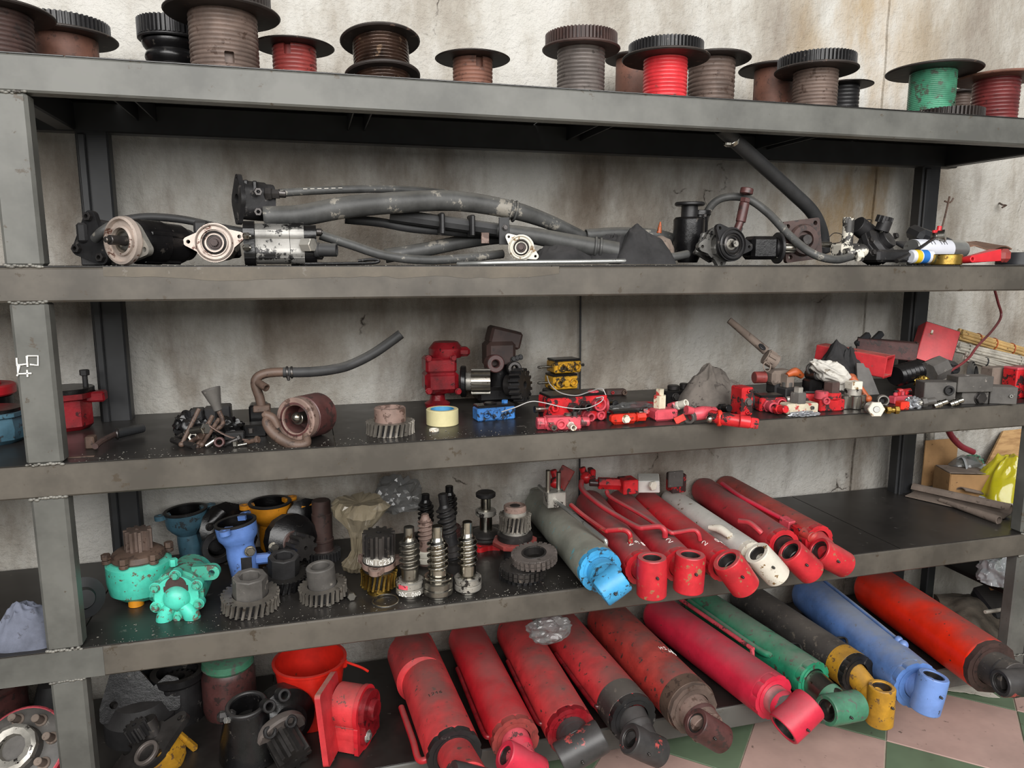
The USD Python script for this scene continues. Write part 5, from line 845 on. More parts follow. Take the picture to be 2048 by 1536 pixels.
for s in (-1, 1):
    P(t, 'port_leg', [tube([(M @ np.array((s*.012,-.02,.02,1)))[:3], (M @ np.array((s*.032,-.05,.016,1)))[:3], (M @ np.array((s*.036,-.085,.012,1)))[:3]], [.014,.021,.022], 16, 4), cy(.024, .03, fr((M @ np.array((s*.036,-.075,.012,1)))[:3], (0,0,-1)))], 'teal'); P(t, 'stud', cy(.005, .02, fr((M @ np.array((s*.038,-.1,.012,1)))[:3], (0,0,-1))), 'steel')
P(t, 'side_ear', slab(Point(0,0).buffer(.02,10).union(sbox(-.05,-.02,0,.02)).difference(Point(0,0).buffer(.008,8)), .022, M @ fr((.082,.045,-.04))), 'teal_d'); P(t, 'breather', hx(.011, .02, fr(f+(-.012,.03,.068))), 'teal')
# pumps with cup shaped inlets
def cup_pump(label, base, h, rc, r0, m, lean=(0,0,1), cuph=.06, ears=(200, 20)):
    t = T('hand_pump_body', label, 'pump', base); M = fr(base, lean, (1,0,0))
    P(t, 'column', lathe([(0,0),(r0*.8,0),(r0,.012),(r0*1.06,h*.4),(r0,h-cuph-.018),(rc*.8,h-cuph-.002),(rc*.97,h-cuph+.012),(rc,h-cuph+.025),(rc*1.02,h-.002),(rc*.9,h),(rc*.84,h-cuph*.75),(0,h-cuph*.76)], 36, M), m); P(t, 'bore', lathe([(rc*.84,h-.001),(rc*.895,h-.0005),(rc*.84,h-cuph*.74),(0,h-cuph*.745),(0,h-cuph*.755),(rc*.85,h-cuph*.752)][1:4]+[(0,h-cuph*.735),(rc*.82,h-cuph*.725),(rc*.87,h-.001),(rc*.895,h-.0005)], 36, M), 'oily_black')
    rm = P(t, 'rim', pipe(rc*1.05, rc*.88, .008, M, .002, 40, h-.006), 'cast_black')
    for a in ears: P(rm, 'rim_ear', slab(Point(0,0).buffer(.016,8).difference(Point(0,0).buffer(.006,8)).union(sbox(-.03,-.012,-.008,.012)), .014, M @ fr((rc*1.2*math.cos(math.radians(a)), rc*1.2*math.sin(math.radians(a)), h-.014), (0,0,1), (math.cos(math.radians(a)), math.sin(math.radians(a)), 0))), m)
    return t, M
b = np.array((0.1831, 0.5229, 0.6041))
t, M = cup_pump('dusty steel blue pump body with a black cup inlet, behind the turquoise gearbox', b+(-.005,0,0), .165, .062, .034, 'steel_blue', (-.06,0,1))
P(t, 'gear_case', lathe([(0,0),(.075,0),(.085,.012),(.085,.04),(.06,.055),(.03,.06),(0,.06)], 12, fr(b+(.085,.02,.085), (.45,-.8,.25))), 'oily_black'); P(t, 'rear_case', lathe([(0,0),(.07,0),(.08,.03),(.07,.09),(.04,.12),(0,.12)], 20, fr(b+(.11,.06,0))), 'oily_black'); P(t, 'side_arm', tube([b+(.02,-.01,.1), b+(.06,-.02,.12), b+(.09,.0,.15)], [.02,.026,.03], 14, 4), 'oily_black'); P(t, 'cover_bolt', bolt(b+(.06,-.055,.12), (.4,-.8,.2), .01), 'dark_steel'); P(t, 'lower_cover', pipe(.05, .03, .03, fr(b+(.075,-.04,.05), (.3,-.9,.1))), 'cast_black')
b = np.array((0.353, 0.342, 0.6041))
t, M = cup_pump('bright light blue pump body with a grey cup inlet and a name plate', b, .175, .058, .04, 'light_blue', (-.12,0,1), .058, (250, 70))
P(t, 'name_plate', bx(.03, .003, .05, b+(.008,-.0435,.05), .0008), 'cast_black', 'small dark maker plate'); P(t, 'plug', bolt(b+(.02,-.046,.094), (.3,-1,.1), .013), 'steel', 'bare steel plug'); P(t, 'gear_case', lathe([(0,0),(.07,0),(.078,.01),(.078,.05),(.045,.07),(0,.07)], 14, fr(b+(.12,.06,.085), (.4,-.85,.2))), 'oily_black'); P(t, 'shaft_housing', cy(.05, .07, fr(b+(.11,.06,.08), (.55,-.8,.05)), .006), 'drum_dark'); M2 = fr(b+(.15,.0,.083), (.55,-.82,.05)); P(t, 'pinion', gear(.04, .03, .05, 9, .006, M=M2), 'dark_steel'); P(t, 'side_bolt', bolt(b+(.085,-.02,.09), (.3,-.9,.1), .013, .014), 'steel'); P(t, 'bracket', bx(.08, .03, .03, b+(.06,0,.05), .008), 'light_blue')
b = np.array((0.4208, 0.5353, 0.6041))
t, M = cup_pump('amber yellow pump body with a black cup inlet at the back of the shelf', b+(0,0,0), .165, .065, .036, 'amber', (0,0,1), .055, (190, 30))
P(t, 'gear_case', lathe([(0,0),(.06,0),(.068,.01),(.068,.04),(0,.06)], 12, fr(b+(.1,.0,.1), (.3,-.9,.2))), 'oily_black'); P(t, 'yellow_edge', tube([b+(.06,-.03,.12), b+(.09,-.035,.145), b+(.13,-.02,.15)], .008, 8, 4), 'amber')
# worm wheels with hubs
hubgear('nearest worm wheel with a grey eight sided hub and scraped bright teeth', (0.3828, 0.1171, 0.6041), .077, .036, 28, .046, .078, .028, 'gear_worn', 'valve_grey', 9, 8, (.03,-.1,1), .03)
hubgear('dark worm wheel with an eight sided hub in the shade behind the nearest one', (0.4655, 0.2388, 0.6041), .07, .034, 28, .044, .078, .027, 'oily_black', 'soot', 9, 8, (.05,-.12,1), .03)
hubgear('worm wheel with a smooth round hub, third along', (0.5764, 0.1306, 0.6041), .067, .034, 26, .039, .08, .025, 'gear_worn', 'valve_grey', 9, 0, (-.08,-.06,1), .03)
t = T('shaft', 'tall dark brown stepped shaft standing at the back', 'shaft', (0.5808, 0.4181, 0.6041)); P(t, 'shaft', lathe([(0,0),(.036,0),(.036,.03),(.033,.034),(.033,.06),(.035,.062),(.035,.068),(.032,.07),(.032,.15),(.029,.152),(.029,.19),(.026,.194),(0,.194)], 28, fr((0.5808, 0.4181, 0.6041))), 'drum_dark'); P(t, 'gear', gear(.055, .046, .03, 24, .03, M=fr((0.5808, 0.4181, 0.6041))), 'soot')
mb = lathe([(0,.0),(.03,.004),(.036,.02),(.022,.04),(.015,.06),(.018,.1),(.026,.13),(.042,.16),(.056,.185),(.06,.205),(.05,.22),(0,.212)], 40, fr((0.6816, 0.3055, 0.6041), (.05,0,1)))
vb = mb.vertices; cb_ = np.array((0.6816, 0.3055, 0.6041)); ab = np.arctan2(vb[:,1]-cb_[1], vb[:,0]-cb_[0]); rb = 1+.55*(1-2*np.abs(2*meshkit.fbm(np.stack([np.cos(ab)*4, np.sin(ab)*4, vb[:,2]*9], 1), 2, 8)-1)); vb[:,:2] = cb_[:2]+(vb[:,:2]-cb_[:2])*rb[:,None]; vb[:,2] += .012*(meshkit.noise(np.stack([ab*3, vb[:,2]*40, ab*0], 1), 3)-.5)*(vb[:,2] > cb_[2]+.03)
one('plastic_bag', 'twisted clear plastic bag tied at the waist, between shaft and pinion', 'bag', trimesh.Trimesh(vb, mb.faces, process=False), 'clear_film', smooth=False)
one('plastic_bag', 'clear plastic bag with a pointed corner at the back by the wall', 'bag', crumple((0.8236, 0.46, 0.7293), (.13,.08,.13), 97, .6, 1.3, 3), 'smoke_film', smooth=False)
# pinion over a brass worm wheel
c = np.array((0.7294, 0.1286, 0.6041)); M = fr(c, (.02,-.05,1))
t = T('pinion_shaft', 'steel pinion above a lugged flange and a brass worm wheel, white handwriting on its ring', 'gear', c)
P(t, 'foot_ring', cy(.034, .026, M), 'brass'); ww = P(t, 'worm_wheel', gear(.053, .044, .045, 22, .02, 8, .05, M, (.36,.2), .024), 'brass', 'brass worm wheel'); P(ww, 'tooth_gaps', pipe(.0446, .03, .043, M, .001, 36, .025), 'oily_black'); P(t, 'cap', cy(.044, .014, M, z0=.068), 'dark_steel'); P(t, 'lug_flange', slab(lug_plate(.048, [(15,.055),(135,.055),(255,.055)], .017, .007), .016, M, .08), 'pinkish_rust'); P(t, 'oily_top', slab(Point(0,0).buffer(.046,16), .003, M, .095), 'oily_black'); P(t, 'ring', pipe(.045, .02, .022, M, .002, 40, .097), 'alu_dirty'); P(t, 'pinion', gear(.046, .034, .062, 12, .008, M=M, z0=.119), 'dark_steel')
def on_round(M_, r, z, a0): return lambda u, v: (M_ @ np.array((r*math.cos(a0+u/r), r*math.sin(a0+u/r), z+v, 1)))[:3]
P(t, 'handwriting', scribble('UNIC250', on_round(M, .0458, .102, -2.5), .013, .0095, .0009), 'white_paint', 'white handwriting')
one('thin_ring', 'thin steel ring lying flat at the shelf edge', 'ring', pipe(.0385, .0335, .005, fr((0.741, 0.0597, 0.6041), (.0,-.05,1)), .0015, 44), 'steel')
t = T('hex_bolt', 'short steel hexagon bolt lying on its side by the third worm wheel', 'bolt', (0.6469, 0.108, 0.6041)); M = fr((0.6493, 0.0941, 0.6161), (.25,-.95,.05)); P(t, 'head', hx(.0125, .009, M), 'steel'); P(t, 'shank', cy(.0095, .045, M, z0=-.044, n=16), 'dark_steel')
t = T('lock_washer', 'small ring with a scrap of red rubber standing in it', 'washer', (0.5901, 0.082, 0.6041)); P(t, 'ring', pipe(.013, .008, .005, fr((0.5901, 0.082, 0.6041))), 'steel'); P(t, 'red_scrap', crumple((0.589, 0.0917, 0.6041), (.008,.006,.03), 91, .4, 2, 3), 'red_b', 'red rubber scrap')
# worm shafts
def worm_shaft(label, c, s, m, ringm, h=.205, extra=False, lean=(0,0,1), group=None):
    t = T('worm_shaft', label, 'worm shaft', c, group); M = fr(c, lean)
    P(t, 'end_nut', cy(.03*s, .012, M), m)
    P(t, 'lower_bearing', lathe([(.012*s,.01),(.038*s,.01),(.0405*s,.013),(.0405*s,.026),(.038*s,.028),(.012*s,.028)], 36, M), ringm); P(t, 'upper_bearing', lathe([(.012*s,.029),(.038*s,.029),(.0405*s,.032),(.0405*s,.046),(.036*s,.049),(.033*s,.046),(.012*s,.047)], 36, M), ringm)
    P(t, 'journal', cy(.0245*s, .04, M, z0=.044), m); P(t, 'worm', worm(.0295*s, .0205*s, h*.42, 5, M, .078), m); P(t, 'shoulder', cy(.019*s, .016, M, z0=.078+h*.42-.006, r2=.0155*s), m); P(t, 'tip', cy(.0148*s, h-.088-h*.42, M, z0=.086+h*.42), m)
    if extra: P(t, 'loose_ring', pipe(.04*s, .03*s, .006, fr(np.array(c)+(0,0,.056), (.05,.02,1))), m)
    return t, M
t, M = worm_shaft('left one of the three bright worm shafts, red chalked bearing with white handwriting', (0.8135, 0.0821, 0.6041), 1, 'steel', 'alu_dirty'); P(t, 'handwriting', scribble('20C 0N0', on_round(M, .041, .013, -2.6), .011, .0075, .0008), 'white_paint'); P(t, 'red_mark', sheet(lambda u, v: on_round(M, .0409, .033, -2.6)(u*.03, v*.012), 8, 3, .0004), 'valve_pink', 'red chalk mark')
worm_shaft('middle one of the three bright worm shafts, with a loose ring on its bearing', (0.889, 0.0548, 0.6041), 1.02, 'bright_steel', 'steel', .21, True)
worm_shaft('right one of the three bright worm shafts, farthest from the brass wheel', (0.9755, 0.0612, 0.6041), .96, 'bright_steel', 'alu_dirty', .212)
worm_shaft('small pinkish brown worm shaft behind the left bright one', (0.8894, 0.2882, 0.6041), .8, 'pinkish_rust', 'white_e', .165)
worm_shaft('black greasy worm shaft at the very back, left', (0.9124, 0.4275, 0.6041), .9, 'oily_black', 'oily_black', .185)
worm_shaft('black greasy worm shaft leaning left in the second row', (0.9791, 0.3173, 0.6041), 1, 'cast_black', 'dark_steel', .215, lean=(-.13,.05,1))
worm_shaft('black greasy worm shaft at the very back, tip rising beside the leaning one', (1.0009, 0.4779, 0.6041), .9, 'oily_black', 'maroon', .19)
# shafts with bearings
c = np.array((1.1089, 0.4011, 0.6041)); M = fr(c); t = T('bearing_shaft', 'upright steel shaft with two ball bearings and a dark disc on top', 'shaft', c)
P(t, 'red_base', slab(lug_plate(.062, [(a, .065) for a in (0,60,120,180,240,300)], .014, .006), .016, M), 'valve_red', 'red painted base plate'); P(t, 'seal_stack', lathe([(0,.016),(.052,.016),(.056,.024),(.05,.03),(.054,.036),(.046,.046),(.03,.052),(0,.052)], 36, M), 'dark_steel'); P(t, 'shaft', lathe([(0,.05),(.021,.05),(.021,.1),(.017,.104),(.017,.17),(0,.17)], 28, M), 'bright_steel'); P(t, 'bearing', lathe([(.012,.102),(.032,.102),(.0345,.105),(.0345,.118),(.032,.121),(.028,.119),(.012,.12)], 36, M), 'alu_dirty'); P(t, 'top_disc', lathe([(0,.165),(.03,.165),(.033,.168),(.033,.178),(.028,.182),(.014,.179),(0,.179)], 36, M), 'cast_black')
c = np.array((1.1686, 0.2528, 0.6041)); M = fr(c); t = T('worm_wheel_shaft', 'upright shaft with a scraped worm wheel, a top bearing and a red octagonal flange', 'gear', c)
P(t, 'lower_hub', cy(.036, .05, M), 'soot'); P(t, 'octagon_flange', at(lathe([(0,.05),(.07,.05),(.073,.054),(.073,.064),(.066,.068),(0,.068)], 8), M), 'drum_redworn', 'red edged octagonal flange'); P(t, 'bearing', lathe([(0,.066),(.053,.066),(.056,.07),(.056,.086),(.048,.092),(0,.092)], 36, M), 'dark_steel'); P(t, 'collar', cy(.043, .012, M, z0=.09), 'alu_dirty'); ww = P(t, 'worm_wheel', gear(.052, .043, .048, 22, .02, 8, .05, M, (.36,.2), .102), 'gear_worn'); P(ww, 'tooth_gaps', pipe(.0436, .03, .046, M, .001, 36, .103), 'oily_black'); P(t, 'neck', cy(.036, .012, M, z0=.148), 'alu_dirty'); P(t, 'top_bearing', lathe([(.014,.158),(.033,.158),(.0355,.161),(.0355,.176),(.032,.179),(.026,.176),(.014,.177)], 36, M), 'pinkish_rust'); P(t, 'shaft_end', cy(.017, .028, M, z0=.15), 'dark_steel')
for lab, p, tl, m in (('lowest dark double row sprocket of the stack beside the olive grey cylinder', (1.1518, 0.1194, 0.6041), (0,0,1), 'cast_black'), ('middle steel sprocket of the leaning stack beside the olive grey cylinder', (1.1448, 0.079, 0.6331), (.01,-.03,1), 'dark_steel'), ('topmost pinkish steel double sprocket tilted against the olive grey cylinder', (1.1796, 0.0777, 0.6701), (-.1,-.1,1), 'drum_grey')):
    t = T('chain_sprocket', lab, 'sprocket', p); M = fr(p, tl); P(t, 'lower_teeth', gear(.068, .06, .011, 26, .034, M=M, w=(.36,.30)), m); P(t, 'upper_teeth', gear(.068, .06, .011, 26, .034, M=M, w=(.36,.30), z0=.013), m); P(t, 'web', pipe(.061, .034, .0245, M, .002, 40), m); P(t, 'bush', pipe(.037, .031, .027, M, .001, 36), 'dark_steel')

# hydraulic cylinders ---------------------------------------------------------------------------------------
def cylinder(label, E, r, Lb, mb, me, mc, rod_r, er, rodm='steel', slots=9, bore=.6, dirt=None, collar_out=1.0, tail=True, name='hydraulic_cylinder', nipple=True, front=0., elen=None):
    A, d, D_, ph, L_, dz = E; A = np.array(A); d = np.array(d); side = np.array((d[1], -d[0], 0.))
    t = T(name, label, 'hydraulic cylinder', A-(0,0,r)); t.A, t.d, t.side, t.r = A, d, side, r; L_ = elen or L_
    M = fr(A, d, side)
    P(t, 'barrel', lathe([(0,.006),(r*.97,.006),(r,.012),(r,Lb-.02),(r*.9,Lb),(0,Lb)], 56, M), mb, smooth=40)
    pts = []
    for i in range(slots*6):
        a = i*2*math.pi/(slots*6); rr = r*collar_out*(.945 if i % 6 == 5 else 1.0); pts.append((rr*math.cos(a), rr*math.sin(a)))
    ec = P(t, 'end_collar', [slab(Polygon(pts).difference(Point(0,0).buffer(rod_r*1.02, 16)), .02, M, -.014)], mc); P(ec, 'seal_ring', lathe([(rod_r,-.016),(r*.8,-.016),(r*.76,-.011),(rod_r*1.12,-.012),(rod_r,-.014)], 40, M), mc)
    C = A-d*D_+np.array((0,0,dz)); a_ = math.cos(ph)*side+math.sin(ph)*np.array((0,0,1.))
    P(t, 'rod', cy(rod_r, max(D_-er*.2, .03)+.01, fr(A+d*.008, C-A), .002, 36), rodm)
    P(t, 'eye_neck', cut(trimesh.convex.convex_hull(np.vstack([cy(rod_r*1.02, .01, fr(A+(C-A)*max(1-er*1.25/D_, .12), C-A)).vertices, bx(er*1.5, er*1.2, L_*.62, (0,0,0), er*.3, fr(C+d*er*.25, a_, d)).vertices])), lathe([(0,-L_),(er*bore*1.01,-L_),(er*bore*1.01,L_),(0,L_)], 32, fr(C, a_))), me)
    eb = P(t, 'eye_boss', lathe([(er*bore,-L_/2+.002),(er*bore+.002,-L_/2),(er-.003,-L_/2),(er,-L_/2+.004),(er*1.02,0),(er,L_/2-.004),(er-.003,L_/2),(er*bore+.002,L_/2),(er*bore,L_/2-.002),(er*bore,-L_/2+.002)], 44, fr(C, a_)), me, smooth=40)
    P(eb, 'bush', pipe(er*bore*1.01, er*bore*.86, L_-.006, fr(C-a_*(L_/2-.003), a_), .001, 32), 'dark_steel')
    if nipple: P(eb, 'grease_nipple', [cy(.004, .008, fr(C-d*er*.98+a_*L_*.12, -d), n=10), ball(.0038, C-d*(er+.008)+a_*L_*.12, 1)], 'dark_steel')
    return t
def ctop(t, s, up=1.0, lat=0.):
    """a point over the barrel, s behind the collar"""
    return t.A+t.d*s+t.side*lat*t.r+np.array((0,0,up*t.r))
def mark(t, text, s, a0, h, m='white_paint', flip=False):
    """handwriting on the barrel: starts at angle a0 round it, s behind the collar"""
    def place(u, v):
        a = a0-u/t.r; return t.A+t.d*(s+v)+t.side*math.cos(a)*t.r*1.006+np.array((0,0,math.sin(a)*t.r*1.006))
    P(t, 'handwriting', scribble(text, place, h, h*.7, .0011), m, 'chalk handwriting')
E4 = [((1.3402, -0.0288, 0.6681), (0.02, 0.9998, 0.0), 0.0964, 3.7064, 0.0785, -0.0045), ((1.4748, -0.022, 0.6561), (0.1128, 0.9936, 0.0), 0.0918, 1.5894, 0.1128, 0.012), ((1.591, -0.0312, 0.6561), (0.1057, 0.9944, 0.0), 0.0795, 1.542, 0.1082, 0.009), ((1.7181, -0.0573, 0.6541), (0.048, 0.9988, -0.0), 0.0842, 2.1956, 0.1099, 0.0051), ((1.8548, 0.0049, 0.6461), (0.029, 0.9996, 0.0), 0.0942, 2.3268, 0.1119, 0.0034), ((1.9806, 0.0253, 0.6561), (0.0876, 0.9962, -0.0), 0.111, 2.3782, 0.11, -0.0127), ((2.1191, 0.0373, 0.6541), (0.033, 0.9995, -0.0), 0.0799, 2.6066, 0.1159, -0.0308)]
a = cylinder('olive grey cylinder with a chipped sky blue eye, leftmost on the cylinder shelf', E4[0], .064, .6, 'olive_grey', 'sky_blue', 'sky_blue', .043, .043, 'sky_blue', bore=.62)
P(a, 'rear_eye', [pipe(.035, .02, .1, fr(a.A+a.d*.61-np.array((0,0,.05))), .002)], 'olive_grey')
P(a, 'valve_block', bx(.062, .05, .05, (1.3152, 0.3, 0.7784), .002), 'alu_dirty'); P(a, 'block_bolt', cy(.008, .075, fr((1.2928, 0.3, 0.7989))), 'steel'); P(a, 'block_bolt', cy(.008, .07, fr((1.3357, 0.32, 0.7891))), 'steel'); P(a, 'oil_pipe', tube([(1.2935, 0.4, 0.7909), (1.3102, 0.27, 0.7782), (1.3441, 0.14, 0.7561), (1.374, 0.035, 0.7357), (1.3807, 0.02, 0.7268), (1.378, 0.02, 0.7055)], .0065, 10, 6), 'alu')
b = cylinder('red cylinder with an upright tube eye and chalk figures, next to the olive grey one', E4[1], .052, .6, 'red_a', 'red_eye', 'red_b', .036, .042, 'red_eye'); mark(b, '295', .05, 2.0, .022)
P(b, 'oil_pipe', tube([(1.3798, 0.32, 0.7424), (1.3955, 0.24, 0.7301), (1.4113, 0.11, 0.7282), (1.4192, 0.09, 0.733), (1.4517, 0.06, 0.7422), (1.4663, 0.045, 0.7336), (1.4703, 0.045, 0.7065)], .0078, 10, 6), 'red_eye'); P(b, 'valve_plate', at(bx(.05, .085, .012, (0,0,0), .002), fr((1.4141, 0.5, 0.779), (-.5,-.8,.3), (.7,-.5,-.4))), 'drum_redworn'); P(b, 'valve_body', [cy(.012, .07, fr((1.3697, 0.48, 0.819), (.3,-.1,-1))), ball(.02, (1.3707, 0.46, 0.7794))], 'valve_red')
c = cylinder('red cylinder with an upright olive scratched eye, third from the left on that shelf', E4[2], .052, .58, 'red_a', 'red_eye', 'red_b', .036, .043, 'red_eye', bore=.62); mark(c, '2', .045, 1.9, .026)
P(c, 'oil_pipe', tube([(1.4613, 0.44, 0.7834), (1.4502, 0.4, 0.7639), (1.4706, 0.29, 0.7441), (1.4988, 0.19, 0.7325), (1.5178, 0.1, 0.7309), (1.5334, 0.08, 0.7349), (1.5676, 0.055, 0.7437), (1.5787, 0.04, 0.7353), (1.5811, 0.04, 0.7144)], .009, 12, 6), 'red_a'); P(c, 'valve_body', [cy(.012, .06, fr((1.4929, 0.52, 0.808), (.35,-.1,-1))), ball(.021, (1.5011, 0.5, 0.7758)), bx(.02, .04, .05, (1.53, 0.52, 0.7772), .004)], 'valve_red')
d = cylinder('red cylinder with a slanting eye and the chalk figures on its dusty collar end', E4[3], .05, .58, 'red_b', 'red_eye', 'red_b', .036, .044, 'dark_steel', bore=.64); mark(d, '2 090', .05, 2.25, .022)
P(d, 'lock_valve', [hx(.021, .1, fr((1.5068, 0.4, 0.7843), (1,-.25,-.05))), cy(.012, .03, fr((1.5068, 0.4, 0.7843), (-1,.25,.05)))], 'valve_red', 'red hexagonal lock valve'); P(d, 'valve_block', bx(.055, .06, .05, (1.6038, 0.37, 0.7781), .003), 'valve_red'); P(d, 'oil_pipe', tube([(1.5306, 0.38, 0.7597), (1.535, 0.35, 0.7455), (1.5728, 0.2, 0.7339), (1.5993, 0.06, 0.7244), (1.6201, 0.045, 0.723), (1.6616, 0.02, 0.7359), (1.6749, 0.01, 0.7287), (1.6826, 0.01, 0.7057)], .0072, 10, 6), 'red_a')
e = cylinder('white chipped cylinder with a flaking cream eye between the red ones', E4[4], .042, .56, 'white_p', 'white_e', 'white_e', .03, .04, 'white_e', bore=.62)
P(e, 'valve_block', at(bx(.075, .07, .045, (0,0,0), .003), fr((1.6976, 0.4, 0.7689), (-.1,-.1,1), (.9,-.4,0))), 'white_p'); P(e, 'valve_plug', hx(.017, .012, fr((1.6896, 0.36, 0.7723), (.35,-.9,.1))), 'white_e'); P(e, 'port_stub', tube([(1.7891, 0.14, 0.6886), (1.811, 0.11, 0.6921), (1.8231, 0.07, 0.6821)], [.008,.015,.012], 12, 5), 'white_e')
f = cylinder('red cylinder with a slanting dusty eye, right of the white one', E4[5], .052, .58, 'red_a', 'red_eye', 'red_b', .036, .042, 'dark_steel', bore=.68)
P(f, 'bracket_plate', bx(.06, .008, .06, (1.8398, 0.47, 0.7522), .002), 'valve_grey', 'grey drilled plate'); P(f, 'bracket', bx(.06, .05, .07, (1.8584, 0.5, 0.7305), .004), 'valve_red'); P(f, 'oil_pipe', tube([(1.8918, 0.13, 0.7043), (1.9091, 0.1, 0.708), (1.9213, 0.07, 0.6956), (1.9298, 0.06, 0.685)], .009, 12, 5), 'red_a')
g = cylinder('dusty red cylinder with a side pipe and box couplings, rightmost on the cylinder shelf', E4[6], .05, .58, 'red_d', 'red_eye', 'red_b', .034, .042, 'red_b', bore=.72)
P(g, 'oil_pipe', tube([(2.0329, 0.47, 0.7195), (2.0298, 0.35, 0.7104), (2.05, 0.25, 0.6983), (2.07, 0.15, 0.6874)], .008, 12, 5), 'pink_red'); dd = np.array((2.0838, 0.06, 0.6764))-np.array((2.07, 0.15, 0.6874)); P(g, 'box_coupling', at(bx(.03, .03, .046, (0,0,.022), .003), fr((2.0703, 0.15, 0.6838), dd)), 'valve_pink'); P(g, 'box_coupling', at(bx(.028, .028, .04, (0,0,.02), .003), fr((2.0772, 0.1, 0.6764), dd)), 'valve_red'); P(g, 'port', [cy(.018, .04, fr((2.084, 0.06, 0.673), dd)), ball(.026, (2.0997, 0.04, 0.6652))], 'red_d')
# ================================================================ bottom shelf: big cylinders and gear cases
z5 = Z5+.0035
E5 = [((0.8994, -0.0966, 0.2175), (-0.0601, 0.9982, 0.0), 0.1765, 2.6756, 0.1223, 0.0325), ((1.0781, -0.0684, 0.2105), (-0.0224, 0.9997, 0.0), 0.0758, 2.5104, 0.126, -0.0268), ((1.2415, -0.0753, 0.2135), (0.0037, 1.0, 0.0), 0.093, 3.5465, 0.1341, 0.0057), ((1.4359, -0.0687, 0.2145), (-0.0537, 0.9986, 0.0), 0.0829, 2.5591, 0.121, -0.0384), ((1.6242, -0.0825, 0.2215), (-0.0526, 0.9986, 0.0), 0.0937, 2.4761, 0.1164, -0.0172), ((1.8975, -0.0796, 0.2135), (-0.1502, 0.9887, 0.0), 0.1087, 3.6588, 0.118, -0.0058), ((2.0858, -0.0219, 0.2055), (-0.1278, 0.9918, 0.0), 0.1309, 3.0343, 0.131, -0.0249), ((2.252, -0.0275, 0.2055), (-0.0579, 0.9983, 0.0), 0.1119, 1.5784, 0.1277, -0.0485), ((2.3709, -0.1491, 0.2185), (0.1504, 0.9886, 0.0), 0.0706, 1.3983, 0.1174, 0.0107), ((2.6691, -0.1483, 0.2305), (0.1248, 0.9922, 0.0), 0.1183, 3.1071, 0.1313, 0.0142)]
q = cylinder('widest dusty red cylinder with a black collar, leftmost on the bottom shelf', E5[0], 0.076, .6, 'red_c', 'black_red', 'cast_black', .05, .046, 'red_c')
P(q, 'oil_pipe', tube([q.A+q.d*.3-q.side*.09+(0,0,-.03), q.A+q.d*.12-q.side*.09+(0,0,-.02), q.A+q.d*.03-q.side*.09+(0,0,-.02), q.A+q.d*.015-q.side*.06+(0,0,-.01)], .0095, 12, 6), 'red_b')
P(q, 'rear_swell', cy(.079, .2, fr(q.A+q.d*.36-q.side*.012+(0,0,.005), q.d, q.side), .012, 48), 'red_c'); mark(q, '1246', .17, 2.0, .012, 'drum_dark')
q = cylinder('red cylinder with a glossy pink eye pointing right, second on the bottom shelf', E5[1], 0.069, .6, 'red_b', 'pink_red', 'drum_redworn', .043, .041, 'valve_pink'); P(q, 'oil_pipe', tube([q.A+q.d*.4-q.side*(q.r+.008), q.A+q.d*.1-q.side*(q.r+.01), q.A+q.d*.03-q.side*(q.r+.006), q.A+q.d*.03-q.side*(q.r-.012)], .007, 10, 6), 'red_oily')
q = cylinder('red cylinder with a blunt black eye seen from its side, third on the bottom shelf', E5[2], 0.072, .6, 'red_c', 'black_red', 'red_oily', .047, .046, 'black_red'); P(q, 'oil_pipe', tube([q.A+q.d*.4-q.side*(q.r+.008), q.A+q.d*.12-q.side*(q.r+.01), q.A+q.d*.05-q.side*(q.r+.006), q.A+q.d*.05-q.side*(q.r-.012)], .007, 10, 6), 'red_oily')
q = cylinder('red cylinder with a sooty black front end and black eye, fourth on the bottom shelf', E5[3], 0.073, .6, 'red_c', 'black_red', 'cast_black', .047, .043, 'black_red', bore=.62); P(q, 'front_sleeve', pipe(.0736, .072, .08, fr(q.A+q.d*.004, q.d, q.side), .001, 56), 'blackgrey_p')
P(q, 'oil_pipe', tube([q.A+q.d*.4-q.side*(q.r+.008), q.A+q.d*.14-q.side*(q.r+.01), q.A+q.d*.08-q.side*(q.r+.006), q.A+q.d*.08-q.side*(q.r-.012)], .007, 10, 6), 'red_oily')
q = cylinder('faded orange red cylinder with white chalk writing and a broad brown end ring', E5[4], 0.08, .6, 'red_d', 'maroon', 'drum_brown', .052, .042, 'pinkish_rust', bore=.66, slots=2); mark(q, 'H2/02', .2, 1.5, .016); mark(q, '600', .185, 1.2, .014); P(q, 'end_ring', pipe(.0808, .076, .05, fr(q.A+q.d*.0, q.d, q.side), .001, 56), 'rust')
q = cylinder('pinkish red cylinder with bare steel rod and a clean pink eye turned down', E5[5], 0.072, .6, 'pink_red', 'pink_red', 'pink_red', .043, .052, 'alu', bore=.78); u = .95
P(q, 'oil_pipe', tube([q.A+q.d*.56+q.side*.076+(0,0,.055), q.A+q.d*.2+q.side*.076+(0,0,.052), q.A+q.d*.17+q.side*.074+(0,0,.05), q.A+q.d*.15+q.side*.06+(0,0,.035)], .0075, 12, 6), 'valve_pink')
q = cylinder('green flaking cylinder with a green grey eye resting near the floor', E5[6], 0.064, .6, 'green_p', 'green_e', 'green_p', .042, .046, 'steel', bore=.7)
